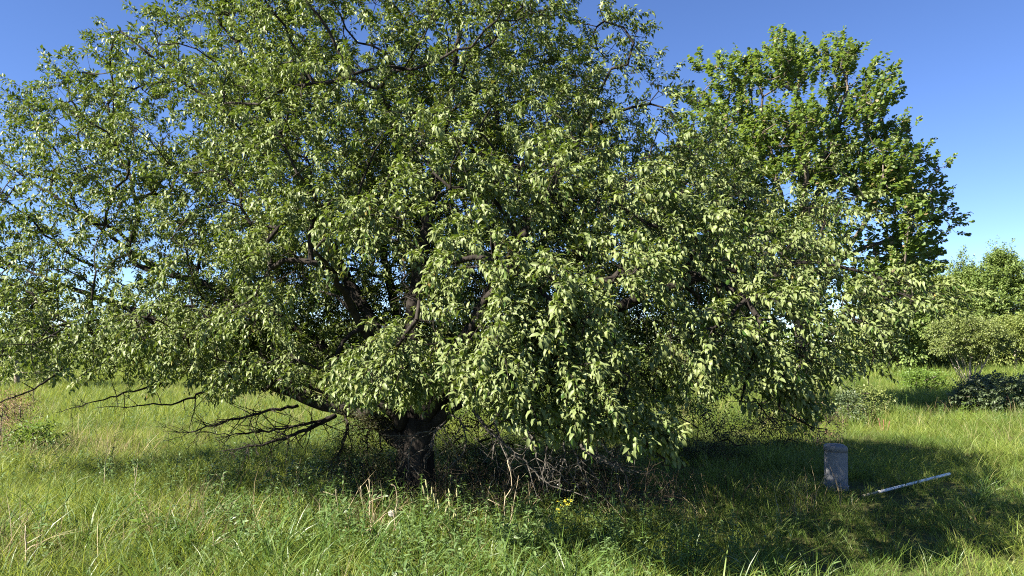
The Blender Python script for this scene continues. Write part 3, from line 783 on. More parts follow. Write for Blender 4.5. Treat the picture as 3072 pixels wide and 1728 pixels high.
# ------------------------------------------------------------------ trees and shrubs beyond
def blob_tree(name, label, px, d, top, hw, mat, bark, seed, nclump=34, ns=22, K=9, leaf=.13, shape=1.0, low=.12, group=None, cat='tree', stems=1, spread_base=.1, trunk_r=.09, wisps=0, size=.5, leafw=.62, shoot=(.25, .6), depth=.9, up=.5):
    """a tree of clumps: px,d place it, top is the row of its tip, hw its half width in photograph pixels"""
    rng = np.random.default_rng(seed)
    b = G(px, d); H = CAM_H + (HZ - top) / F * d - b[2]; rw = hw / F * d
    cl = []
    for _ in range(nclump * 20):
        if len(cl) >= nclump: break
        t = rng.uniform(low, 1) ; prof = (math.sin(math.pi * min(1, (t - low) / (1 - low) * .78 + .16)) ** shape)
        a = rng.uniform(0, 6.28); r = math.sqrt(rng.uniform(.08, 1)) * rw * prof * rng.uniform(.8, 1.08)
        c = b + np.array([math.cos(a) * r, math.sin(a) * r * depth, t * H * .93])
        if cl and np.min(np.linalg.norm(np.array([k[0] for k in cl]) - c, axis=1)) < .3 * size: continue
        k = size * rng.uniform(.6, 1.15) * (.55 + .45 * prof)
        cl.append((c, np.array([k, k, k * .8]), int(ns * rng.uniform(.7, 1.3))))
    for _ in range(wisps):
        a = rng.uniform(0, 6.28); r = rw * .55 * math.sqrt(rng.random())
        cl.append((b + np.array([math.cos(a) * r, math.sin(a) * r, H * rng.uniform(.95, 1.08)]), np.array([.12, .12, .5]) * size * 1.4, 7))
    lean = rng.normal(0, .05 * H, 2)
    tr = [b, b + np.array([lean[0] * .4, lean[1] * .4, H * .4]), b + np.array([lean[0], lean[1], H * .85])]
    L = []
    for s_ in range(stems - 1):
        a = s_ / max(1, stems - 1) * 6.28 + rng.uniform(-.3, .3)
        u = np.array([math.cos(a), math.sin(a), 0])
        L.append([b + u * .03, b + u * rw * .25 + np.array([0, 0, H * .22]), b + u * rw * .6 + np.array([0, 0, H * .6])])
    if stems == 1:
        for s_ in range(4):
            a = rng.uniform(0, 6.28); u = np.array([math.cos(a), math.sin(a), 0]); h0 = H * rng.uniform(.2, .5)
            L.append([b + np.array([lean[0], lean[1], 0]) * h0 / H + [0, 0, h0], b + u * rw * .35 + [0, 0, h0 + H * .12], b + u * rw * .7 + [0, 0, h0 + H * .25]])
    return grow_tree(name, label, b, tr, trunk_r, L, cl, mat, bark, K, leaf, leaf * leafw, LEAF2, seed, group, r0=.006, power=.42, shoot=shoot, droop=(0, .3), twigs=False, twig_min=.006, up=up, cat=cat, leaf_droop=.3)[1]

far = 'trees along the far edge of the meadow'
nl = 0
# right of the apple tree
nl += blob_tree('broadleaf_tree', 'dense green tree with pointed top at the right edge, tallest of the far trees', 3010, 42, 750, 120, M['far_green'], M['palebark'], 101, 130, 46, 9, .125, 1.25, .08, far, wisps=4, size=.8)
nl += blob_tree('broadleaf_tree', 'slim green tree with thin spindly upright tips left of the tall dense one', 2893, 44, 800, 80, M['far_green'], M['palebark'], 102, 110, 46, 9, .12, .7, .12, far, wisps=10, size=.65)
nl += blob_tree('broadleaf_tree', 'olive green tree at the far edge just right of the hanging apple branch tip', 2800, 40, 835, 95, M['far_olive'], M['palebark'], 103, 110, 44, 9, .12, .6, .15, far, size=.65)
nl += blob_tree('broadleaf_tree', 'dark leafy tree showing just under the lowest right branches of the maple', 2690, 36, 800, 110, M['far_green'], M['greybark'], 104, 60, 28, 9, .16, .8, .2, far, size=.7)
nl += blob_tree('broadleaf_tree', 'green tree cut off by the right edge of the view behind the tall dense one', 3150, 46, 800, 115, M['far_green'], M['palebark'], 105, 80, 40, 9, .13, 1.1, .08, far, size=.75)
nl += blob_tree('broadleaf_tree', 'low olive tree with pale thin trunk at the far edge below the tall dense tree', 3040, 39, 965, 115, M['far_olive'], M['palebark'], 106, 70, 36, 8, .11, .7, .28, far, size=.55)
nl += blob_tree('broadleaf_tree', 'small olive tree with white trunk between hanging apple branch and round bush', 2770, 37, 965, 90, M['far_olive'], M['palebark'], 107, 60, 36, 8, .11, .7, .25, far, size=.5, trunk_r=.1)
# left and behind the apple tree
for k, (px, d, tp_, hw, mt, lab) in enumerate([
        (60, 26, 850, 190, 'far_olive', 'broad yellow green tree at the left edge behind the apple branches'),
        (-170, 32, 840, 170, 'far_green', 'green tree beyond the left edge behind the broad yellow green one'),
        (330, 44, 945, 120, 'far_green', 'low green tree showing through the gap in the left apple branches'),
        (560, 50, 965, 120, 'far_olive', 'low olive tree far behind the left apple limb'),
        (800, 47, 970, 130, 'far_green', 'low green tree far behind the left dead branches'),
        (1060, 52, 975, 130, 'far_olive', 'low olive tree far behind the apple trunk fork'),
        (1700, 50, 960, 170, 'far_green', 'low green tree far behind the middle of the apple tree'),
        (2150, 48, 930, 170, 'far_green', 'low green tree far behind the right apple limb')]):
    nl += blob_tree('broadleaf_tree', lab, px, d, tp_, hw, M[mt], M['palebark'], 120 + k, 34, 22, 8, .15, .7, .08, far, size=.8)
# shrubs
nl += blob_tree('round_bush', 'rounded olive bush on a fan of pale bare stems in the sunny field', 2900, 28, 955, 108, M['bush_round'], M['palebark'], 140, 74, 26, 9, .075, .55, .60, None, 'bush', stems=13, trunk_r=.045, size=.36, shoot=(.12, .3))
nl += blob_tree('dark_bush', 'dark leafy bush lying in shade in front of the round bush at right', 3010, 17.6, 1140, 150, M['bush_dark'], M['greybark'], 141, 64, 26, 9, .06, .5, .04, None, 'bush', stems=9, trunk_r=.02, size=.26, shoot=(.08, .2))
nl += blob_tree('low_shrub', 'low bright green shrub in the sunny field left of the round bush', 2765, 25, 1118, 80, M['bush_bright'], M['greybark'], 142, 44, 20, 8, .06, .5, .05, None, 'shrub', stems=7, trunk_r=.02, size=.28, shoot=(.1, .25))
nl += blob_tree('low_shrub', 'small scraggly shrub half in shadow behind the utility pedestal', 2580, 16.5, 1165, 62, M['bush_round'], M['greybark'], 143, 30, 14, 7, .05, .6, .08, None, 'shrub', stems=9, trunk_r=.014, size=.22, shoot=(.08, .22))
nl += blob_tree('low_shrub', 'dark upright shrub at the left end of the far shadow band', 2535, 15.6, 1190, 26, M['bush_dark'], M['greybark'], 144, 14, 16, 7, .05, .6, .08, None, 'shrub', stems=4, trunk_r=.014, size=.2, shoot=(.08, .2))
nl += blob_tree('dead_shrub', 'dry brown dead shrub at the left edge under the apple branches', 15, 11.5, 1185, 85, M['bush_brown'], M['greybark'], 145, 40, 16, 7, .035, .5, .05, None, 'shrub', stems=13, trunk_r=.012, size=.22, shoot=(.1, .25), leafw=.35)
nl += blob_tree('leafy_bush', 'small leafy green bush in the grass right of the dead brown shrub', 115, 11.0, 1285, 60, M['bush_bright'], M['greybark'], 146, 22, 14, 8, .055, .5, .08, None, 'bush', stems=6, trunk_r=.01, size=.18, shoot=(.08, .2), leafw=.45)
nl += blob_tree('low_shrub', 'brown twiggy shrub at the shadow edge under the right hanging apple branches', 2440, 12.5, 1215, 55, M['bush_brown'], M['greybark'], 147, 20, 12, 7, .045, .5, .08, None, 'shrub', stems=9, trunk_r=.01, size=.18, shoot=(.1, .22), leafw=.35)
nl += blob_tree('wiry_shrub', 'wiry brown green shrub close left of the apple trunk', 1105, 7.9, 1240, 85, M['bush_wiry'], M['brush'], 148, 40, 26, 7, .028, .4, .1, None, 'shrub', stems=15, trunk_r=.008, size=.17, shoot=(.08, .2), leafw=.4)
nl += blob_tree('wiry_shrub', 'dark wiry shrub added to deepen the shade right of the apple trunk', 1440, 8.9, 1235, 130, M['bush_wiry'], M['brush'], 149, 54, 26, 7, .03, .4, .1, None, 'shrub', stems=17, trunk_r=.008, size=.2, shoot=(.08, .22), leafw=.4)  # added shrub, makes the gap under the crown darker
nl += blob_tree('wiry_shrub', 'dark wiry shrub added to blacken the shade under the lowest hanging sprays', 1740, 8.4, 1250, 160, M['bush_wiry'], M['brush'], 150, 60, 26, 7, .03, .4, .1, None, 'shrub', stems=17, trunk_r=.008, size=.2, shoot=(.08, .22), leafw=.4)  # added as dark filling for the shaded hollow below the sprays
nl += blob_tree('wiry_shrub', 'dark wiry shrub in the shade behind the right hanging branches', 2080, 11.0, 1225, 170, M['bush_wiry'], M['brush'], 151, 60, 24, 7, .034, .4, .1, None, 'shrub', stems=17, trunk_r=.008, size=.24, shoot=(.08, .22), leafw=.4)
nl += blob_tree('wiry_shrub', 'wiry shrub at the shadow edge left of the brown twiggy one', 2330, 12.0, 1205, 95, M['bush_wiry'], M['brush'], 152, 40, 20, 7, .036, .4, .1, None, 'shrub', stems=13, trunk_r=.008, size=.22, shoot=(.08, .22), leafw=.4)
print('far leaves', nl)
def build_far_wood():
    rng = np.random.default_rng(31)
    n = 26000
    x = rng.uniform(-75, 75, n)
    top = 3.3 + .7 * vnoise(x * .25, x * 0, 41) + .35 * vnoise(x * 1.1, x * 0, 42)
    z = top * rng.uniform(.02, 1, n) ** .8
    y = 66 + rng.uniform(-2.2, 2.2, n)
    b = np.stack([x, y, z], 1)
    d = rng.normal(0, 1, (n, 3)); nn = np.array([-.3, -.4, .8]) + rng.normal(0, .5, (n, 3))
    V, T = leaves(b, d, nn, rng.uniform(.25, .5, n), rng.uniform(.18, .32, n), rng.uniform(.1, .8, n), rng.uniform(0, .4, n), LEAF4)
    o = obj('far_wood', mesh_np('far_wood', V, T), M['far_green'])
    tag(o, 'low distant wood closing the field at the horizon', 'wood', kind='stuff')
build_far_wood()

# ------------------------------------------------------------------ grass and weeds as scattered tufts
def blade_set(n, h, w, lean, radius, rng, segs=3, tip=.12):
    """n curved grass blades"""
    a = rng.uniform(0, 6.28, n); r = radius * np.sqrt(rng.random(n))
    base = np.stack([np.cos(a) * r, np.sin(a) * r, np.full(n, -.02)], 1)
    da = a + rng.normal(0, .9, n)
    dirv = np.stack([np.cos(da), np.sin(da), np.zeros(n)], 1)
    fa = rng.uniform(0, 6.28, n)
    side = np.stack([np.cos(fa), np.sin(fa), np.zeros(n)], 1)
    H = rng.uniform(*h, n); ln = rng.uniform(*lean, n) * H; ww = rng.uniform(*w, n)
    t = np.linspace(0, 1, segs + 1)
    V = []
    for i, tt in enumerate(t):
        c = base + dirv * (ln * tt ** 1.9)[:, None] + np.array([0, 0, 1.0]) * (H * (tt - .28 * (ln / H) * tt ** 2.4))[:, None]
        wd_ = ww * (tip + (1 - tip) * (1 - tt ** 1.8)) * (.7 + .6 * tt if tt < .5 else 1)
        if i < segs: V += [c - side * wd_[:, None] * .5, c + side * wd_[:, None] * .5]
        else: V += [c]
    k = 2 * segs + 1
    V = np.stack(V, 1).reshape(-1, 3)
    tt = []
    for i in range(segs - 1): tt += [[2 * i, 2 * i + 1, 2 * i + 3], [2 * i, 2 * i + 3, 2 * i + 2]]
    tt += [[2 * segs - 2, 2 * segs - 1, 2 * segs]]
    T = (np.arange(n) * k)[:, None, None] + np.array(tt)[None]
    return V, T.reshape(-1, 3)

def weed_mesh(rng, h, nl_, leafL, leafW, stems=3, radius=.08, tmpl=LEAF8):
    acc = Acc()
    for s_ in range(stems):
        a = rng.uniform(0, 6.28); b0 = np.array([math.cos(a), math.sin(a), 0]) * radius * rng.random()
        H = h * rng.uniform(.6, 1.1); ln = rng.normal(0, .14 * H, 2)
        t = np.linspace(0, 1, 5)[:, None]
        pts = b0 + np.array([ln[0], ln[1], 0]) * t ** 1.6 + np.array([0, 0, H]) * t
        acc.add(*sweep(pts, np.linspace(.0035, .0015, 5), 3, cap=False))
        tl = rng.uniform(.15, 1, nl_)
        ph = np.arange(nl_) * 2.4 + rng.uniform(0, 6)
        bb = b0 + np.array([ln[0], ln[1], 0]) * tl[:, None] ** 1.6 + np.array([0, 0, H]) * tl[:, None]
        dd = np.stack([np.cos(ph), np.sin(ph), rng.uniform(-.1, .7, nl_)], 1)
        sz = rng.uniform(.6, 1.1, nl_) * (1.1 - .5 * tl)
        acc.add(*leaves(bb, dd, np.tile([0, 0, 1.0], (nl_, 1)) + rng.normal(0, .25, (nl_, 3)), leafL * sz, leafW * sz, rng.uniform(.2, 1.2, nl_), rng.uniform(.1, .5, nl_), tmpl))
    return acc

def scatter(name, label, cat, protos, pts, scale, tilt, idx, seed):
    """one object of many tufts, set out with geometry nodes"""
    rng = np.random.default_rng(seed)
    c = bpy.data.collections.new(name + '_kinds')
    for i, (me, mt) in enumerate(protos):
        if not me.materials: me.materials.append(mt)
        o = bpy.data.objects.new('%s_tuft_%02d' % (name, i), me); c.objects.link(o)
    me = bpy.data.meshes.new(name)
    n = len(pts)
    me.vertices.add(n); me.vertices.foreach_set('co', np.ascontiguousarray(pts, dtype=np.float32).ravel())
    rot = np.stack([rng.normal(0, tilt, n), rng.normal(0, tilt, n), rng.uniform(0, 6.283, n)], 1).astype(np.float32)
    a = me.attributes.new('rot', 'FLOAT_VECTOR', 'POINT'); a.data.foreach_set('vector', rot.ravel())
    a = me.attributes.new('scl', 'FLOAT', 'POINT'); a.data.foreach_set('value', np.asarray(scale, dtype=np.float32))
    a = me.attributes.new('idx', 'INT', 'POINT'); a.data.foreach_set('value', np.asarray(idx, dtype=np.int32))
    o = bpy.data.objects.new(name, me); COL.objects.link(o)
    tag(o, label, cat, kind='stuff')
    g = bpy.data.node_groups.new(name + '_scatter', 'GeometryNodeTree')
    g.interface.new_socket('Geometry', in_out='INPUT', socket_type='NodeSocketGeometry')
    g.interface.new_socket('Geometry', in_out='OUTPUT', socket_type='NodeSocketGeometry')
    gi = g.nodes.new('NodeGroupInput'); go = g.nodes.new('NodeGroupOutput')
    ip = g.nodes.new('GeometryNodeInstanceOnPoints')
    ci = g.nodes.new('GeometryNodeCollectionInfo'); ci.inputs['Collection'].default_value = c
    ci.inputs['Separate Children'].default_value = True; ci.inputs['Reset Children'].default_value = True
    def na(nm, ty):
        x = g.nodes.new('GeometryNodeInputNamedAttribute'); x.data_type = ty; x.inputs['Name'].default_value = nm
        return [s for s in x.outputs if s.enabled][0]
    g.links.new(gi.outputs[0], ip.inputs['Points']); g.links.new(ci.outputs[0], ip.inputs['Instance'])
    ip.inputs['Pick Instance'].default_value = True
    g.links.new(na('idx', 'INT'), ip.inputs['Instance Index'])
    g.links.new(na('rot', 'FLOAT_VECTOR'), ip.inputs['Rotation'])
    g.links.new(na('scl', 'FLOAT'), ip.inputs['Scale'])
    g.links.new(ip.outputs[0], go.inputs[0])
    md = o.modifiers.new('scatter', 'NODES'); md.node_group = g
    return o

def field(y0, y1, dens, rng, margin=2.5):
    """random places on the ground inside the view, a little wider"""
    W = .66 * y1 + margin
    n = int(dens * 2 * W * (y1 - y0))
    x = rng.uniform(-W, W, n); y = rng.uniform(y0, y1, n)
    k = np.abs(x) < .66 * y + margin
    return x[k], y[k]

def tree_shade(x, y):
    """1 under the apple tree, where the grass stays thin"""
    return np.exp(-(((x + .6) / 1.6) ** 2 + ((y - 8.3) / 1.1) ** 2)) + np.exp(-(((x - .9) / 1.3) ** 2 + ((y - 8.2) / .8) ** 2))

def mown(x, y):
    """1 where the grass is kept short: the right foreground and along the pipe"""
    return np.clip((x - 1.2 + .35 * (y - 6)) / .8, 0, 1) * np.clip((15.5 - y) / 1.5, 0, 1)

def build_grass():
    rng = np.random.default_rng(9)
    # tuft kinds
    tall = []
    for k in range(7):
        V, T = blade_set(42, (.10, .34), (.004, .0075), (.3, 1.2), .16, rng)
        tall.append((mesh_np('tall_tuft', V, T), M['grass']))
    short = []
    for k in range(5):
        V, T = blade_set(44, (.05, .17), (.004, .0065), (.3, 1.1), .14, rng)
        short.append((mesh_np('short_tuft', V, T), M['grass']))
    lush = []
    for k in range(4):
        V, T = blade_set(22, (.18, .40), (.008, .014), (.4, 1.1), .09, rng, 4)
        lush.append((mesh_np('lush_tuft', V, T), M['lush']))
    # meadow, near
    x, y = field(2.6, 15, 46, rng)
    sh = tree_shade(x, y); mo = mown(x, y)
    keep = rng.random(len(x)) > np.clip(sh * .75, 0, .8)
    x, y, mo = x[keep], y[keep], mo[keep]
    r = rng.random(len(x))
    lushf = np.clip(.10 + .35 * np.clip(vnoise(x, y, 3), 0, 1), 0, 1) * np.clip((9.5 - y) / 3, 0, 1)
    idx = np.where(r < mo * .85, 7 + rng.integers(0, 5, len(x)), rng.integers(0, 7, len(x)))
    idx = np.where(rng.random(len(x)) < lushf, 12 + rng.integers(0, 4, len(x)), idx)
    sc_ = rng.uniform(.7, 1.2, len(x)) * (1 + .22 * vnoise(x, y, 5)) * np.where(idx >= 12, 1 - .35 * mo, 1)
    ped = np.exp(-(((x - 3.75) / .55) ** 2 + ((y - 8.4) / .5) ** 2))
    sc_ *= 1 - .25 * ped
    scatter('meadow_grass', 'uncut green meadow grass in front of and around the apple tree', 'grass', tall + short + lush, np.stack([x, y, gz(x, y)], 1), sc_, .12, idx, 1)
    # meadow, middle and far
    mid = []
    for k in range(6):
        V, T = blade_set(30, (.22, .50), (.010, .017), (.15, .7), .24, rng, 2)
        mid.append((mesh_np('field_tuft', V, T), M['grass']))
    x, y = field(15, 32, 20, rng)
    s1 = rng.uniform(.5, .95, len(x)) * (1 + .25 * vnoise(x * .6, y * .6, 6)); i1 = rng.integers(0, 6, len(x))
    x2, y2 = field(32, 62, 5, rng)
    s2 = rng.uniform(1.3, 1.9, len(x2)); i2 = rng.integers(0, 6, len(x2))
    x = np.concatenate([x, x2]); y = np.concatenate([y, y2])
    scatter('field_grass', 'sunlit pale green grass of the field behind the trees', 'grass', mid, np.stack([x, y, gz(x, y)], 1), np.concatenate([s1, s2]), .1, np.concatenate([i1, i2]), 2)
    # dry blades
    dry = []
    for k in range(5):
        V, T = blade_set(12, (.15, .55), (.003, .006), (.1, 1.0), .12, rng)
        dry.append((mesh_np('dry_tuft', V, T), M['dry']))
    x, y = field(3, 30, 7, rng)
    k = (vnoise(x, y, 8) > .35) | (rng.random(len(x)) < .10)
    k &= mown(x, y) < rng.uniform(.2, 1.3, len(x))
    x, y = x[k], y[k]
    # reeds and matted patches that show brown in the photograph
    ex = [(940, 21, 1.3, .7, 120), (1040, 24, 1.0, .6, 70), (2560, 17.5, .8, .3, 30), (1130, 6.7, .28, .22, 26), (620, 6.6, .35, .3, 24), (150, 6.0, .3, .3, 18), (1500, 7.2, .16, .15, 14), (60, 10.5, .7, .5, 60), (300, 11, .7, .5, 40)]
    for px, d, sx, sy, n in ex:
        c = G(px, d); x = np.concatenate([x, c[0] + rng.normal(0, sx, n)]); y = np.concatenate([y, np.clip(c[1] + rng.normal(0, sy, n), 2, 60)])
    scatter('dry_grass', 'dead straw coloured grass scattered through the meadow', 'grass', dry, np.stack([x, y, gz(x, y)], 1), rng.uniform(.6, 1.2, len(x)), .25, rng.integers(0, 5, len(x)), 3)
    # broad-leaved weeds
    wd_ = []
    for k in range(4):
        wd_.append((weed_mesh(rng, .34, 13, .085, .026, 3).mesh('weed_tuft'), M['weed']))
    for k in range(3):
        wd_.append((weed_mesh(rng, .16, 8, .075, .045, 3, .1).mesh('weed_tuft'), M['weed']))
    for k in range(2):
        wd_.append((weed_mesh(rng, .5, 20, .075, .018, 2).mesh('weed_tuft'), M['weed']))
    x, y = field(2.8, 17, 40, rng)
    v = vnoise(x, y, 12)
    front = np.exp(-(((x - .2) / 2.0) ** 2 + ((y - 6.6) / .9) ** 2))
    leftw = np.exp(-(((x + 1.6) / 1.5) ** 2 + ((y - 7.3) / 1.4) ** 2))
    k = rng.random(len(x)) < np.clip(.16 + .36 * v + .85 * front + .7 * leftw, .04, 1) * np.clip(1 - 1.25 * mown(x, y), 0, 1)
    x, y = x[k], y[k]
    idx = np.where(rng.random(len(x)) < .5, rng.integers(0, 4, len(x)), np.where(rng.random(len(x)) < .6, rng.integers(4, 7, len(x)), rng.integers(7, 9, len(x))))
    scatter('weed_cover', 'broad leaved green weeds growing through the meadow grass', 'weeds', wd_, np.stack([x, y, gz(x, y)], 1), rng.uniform(.65, 1.2, len(x)), .12, idx, 4)
build_grass()

def build_undergrowth():
    rng = np.random.default_rng(64)
    acc = Acc()
    for cx, cy, sx, sy, n in ((-1.15, 7.6, .5, .35, 90), (.35, 7.7, .55, .35, 110), (1.0, 7.6, .5, .3, 70), (-.5, 7.4, .3, .2, 40)):
        for _ in range(n):
            x, y = cx + rng.normal(0, sx), cy + rng.normal(0, sy)
            if math.hypot(x + .95, y - 8.0) < .3: continue
            h = rng.uniform(.25, .85); l = rng.normal(0, .22, 2)
            t = np.linspace(0, 1, 6)[:, None]
            p = np.array([x, y, float(gz(x, y)) - .02]) + np.array([l[0], l[1], 0]) * t ** 1.5 + np.array([0, 0, h]) * (t - .25 * t ** 3) + rng.normal(0, .02, (6, 3)) * t
            acc.add(*sweep(p, np.linspace(.004, .0015, 6), 3, cap=False))
            for _ in range(3):
                j = rng.integers(2, 5); dv = nrm(rng.normal(0, 1, 3) + [0, 0, .5]); ln = rng.uniform(.06, .22)
                acc.add(*sweep(p[j] + dv * np.linspace(0, ln, 3)[:, None], np.array([.0025, .002, .0012]), 3, cap=False))
    o = obj('undergrowth', acc.mesh('undergrowth'), M['brush'])
    tag(o, 'tangle of thin dead brown stems around the apple trunk', 'undergrowth', kind='stuff')
build_undergrowth()

# ------------------------------------------------------------------ utility pedestal
def build_pedestal():
    d = 8.6
    b = G(2492, d)
    root = thing('utility_pedestal', 'grey plastic utility pedestal with domed lid standing in shaded grass', 'utility box', b)
    w, dp, H = .108, .095, .455
    # rounded-front section (x across, y depth, front towards the camera)
    def section(w, dp, bulge, rc):
        pts = []
        n = 10
        for i in range(n + 1):            # bulged front from left to right
            t = -1 + 2 * i / n
            pts.append((t * (w - rc), -dp - bulge * (1 - t * t)))
        for cx, cy, a0 in ((w - rc, -dp + rc, -90), (w - rc, dp - rc, 0), (-w + rc, dp - rc, 90), (-w + rc, -dp + rc, 180)):
            for i in range(5):
                a = R(a0 + 90 * i / 4)
                q = (cx + rc * math.cos(a), cy + rc * math.sin(a))
                if not pts or abs(q[0] - pts[-1][0]) + abs(q[1] - pts[-1][1]) > 1e-4: pts.append(q)
        if abs(pts[-1][0] - pts[0][0]) + abs(pts[-1][1] - pts[0][1]) < 1e-4: pts.pop()
        return np.array(pts)
    def loft(rings, close_top=True, close_bottom=True):
        k = len(rings[0]); V = np.concatenate(rings); T = []
        i = np.arange(k); j = (i + 1) % k
        for s_ in range(len(rings) - 1):
            a = s_ * k; T += [np.stack([a + i, a + j, a + k + j], 1), np.stack([a + i, a + k + j, a + k + i], 1)]
        V = np.concatenate([V, [rings[-1].mean(0)], [rings[0].mean(0)]]); e = (len(rings) - 1) * k
        if close_top: T.append(np.stack([e + i, e + j, np.full(k, len(V) - 2)], 1))
        if close_bottom: T.append(np.stack([j, i, np.full(k, len(V) - 1)], 1))
        return V, np.concatenate(T)
    z3 = lambda p, z: np.column_stack([p, np.full(len(p), z)])
    s0 = section(w, dp, .018, .018)
    V, T = loft([z3(s0, -.1), z3(s0, .0), z3(s0, .2), z3(s0, H - .035)])
    m = mesh_np('body', V, T, False)
    obj('body', m, M['pedestal'], root)
    # domed lid that overhangs the body by a few millimetres
    rings = [z3(section(w + .004, dp + .004, .018, .02), H - .06)]
    for f, z in ((1.0, H - .012), (.985, H - .004), (.93, H + .005), (.80, H + .014), (.55, H + .022), (.25, H + .026)):
        rings.append(z3(section(w + .004, dp + .004, .018, .02) * f, z))
    V, T = loft(rings)
    lid = obj('lid', mesh_np('lid', V, T), M['pedestal'], root)
    # vent slots on the right side, hasp at the seam, base flange
    for i in range(3):
        z = H - .030 - i * .014
        V = np.array([[w + .0035 + dx, y, z + dz] for dx in (0, .003) for y in (-.05, .05) for dz in (-.0025, .0025)])
        T = np.array([[0, 1, 3], [0, 3, 2], [4, 6, 7], [4, 7, 5], [0, 4, 5], [0, 5, 1], [2, 3, 7], [2, 7, 6], [0, 2, 6], [0, 6, 4], [1, 5, 7], [1, 7, 3]])
        obj('vent_slot', mesh_np('vent_slot', V, T, False), M['pedestal_dark'], lid)
    V = np.array([[w + dx, y, z] for dx in (0, .006) for y in (-.075, -.055) for z in (.06, H - .07)])
    obj('side_rib', mesh_np('side_rib', V, T, False), M['pedestal'], root)
    V, T2 = sweep(np.array([[w + .002, -.09, .04], [w + .012, -.09, .04]]), np.array([.012, .012]), 10)
    obj('lock_bolt', mesh_np('lock_bolt', V, T2), M['metal'], root)
    fl = section(w + .012, dp + .012, .018, .02)
    V, T = loft([z3(fl, -.05), z3(fl, .045), z3(fl * .985, .05)])
    obj('base_flange', mesh_np('base_flange', V, T, False), M['pedestal'], root)
    root.rotation_euler = (R(-1), R(1.5), R(-14))
build_pedestal()

# ------------------------------------------------------------------ white pipe in the grass
def build_pipe():
    A = P(2572, 1492, 8.15); B = P(2830, 1415, 8.75)
    A[2] = max(A[2], gz(A[0], A[1]) + .02)
    root = thing('plastic_pipe', 'straight white plastic pipe lying aslant in the shaded grass', 'pipe', A)
    ax = (B - A) / np.linalg.norm(B - A); L = np.linalg.norm(B - A); r = .0145
    u = nrm(np.cross(ax, [0, 0, 1.0])); w = np.cross(ax, u)
    k = 16; ang = np.arange(k) * 2 * math.pi / k
    ring = lambda s, rr: ax * s + (u * np.cos(ang)[:, None] + w * np.sin(ang)[:, None]) * rr
    def tube(s0, s1, ro, ri):
        rings = [ring(s0, ri), ring(s0, ro), ring(s1, ro), ring(s1, ri), ring(s0, ri)]
        V = np.concatenate(rings); i = np.arange(k); j = (i + 1) % k; T = []
        for s_ in range(4):
            a = s_ * k; T += [np.stack([a + i, a + j, a + k + j], 1), np.stack([a + i, a + k + j, a + k + i], 1)]
        return V, np.concatenate(T)
    V, T = tube(L * .16, L, r, r * .86)
    obj('tube', mesh_np('tube', V, T, True), M['pipe'], root)
    V, T = tube(0, L * .16, r * .98, r * .86)
    o = obj('soiled_end', mesh_np('soiled_end', V, T, True), M['pipe_dirt'], root); o['label'] = 'earth stained lower end of the pipe'
build_pipe()

# ------------------------------------------------------------------ stalks, seed heads, flowers and single weeds
def stalk(name, label, pts, r, mat, cat, group=None, twigs=0, seed=0, width=1.0):
    rng = np.random.default_rng(seed)
    pts = [np.array(q, float) for q in pts]
    pts[0] = np.array([pts[0][0], pts[0][1], float(gz(pts[0][0], pts[0][1])) - .03])
    root = thing(name, label, cat, pts[0], group)
    c = catmull(pts, .04)
    if len(c) > 3: c[1:-1] += rng.normal(0, .003, (len(c) - 2, 3))
    V, T = sweep(c, np.linspace(r, r * .45, len(c)), 6, .08, seed)
    obj('stem', mesh_np('stem', V - pts[0], T), mat, root)
    for _ in range(twigs):
        i = int(rng.uniform(.35, .95) * (len(c) - 1)); dv = nrm(np.array([rng.normal(0, 1), rng.normal(0, .5), rng.uniform(.4, 1.2)])); ln = rng.uniform(.05, .16)
        q = c[i] + dv * np.linspace(0, ln, 4)[:, None] + rng.normal(0, .004, (4, 3)) * np.linspace(0, 1, 4)[:, None]
        V, T = sweep(q, np.linspace(r * .55, r * .3, 4), 4)
        obj('side_twig', mesh_np('side_twig', V - pts[0], T), mat, root)
    return root

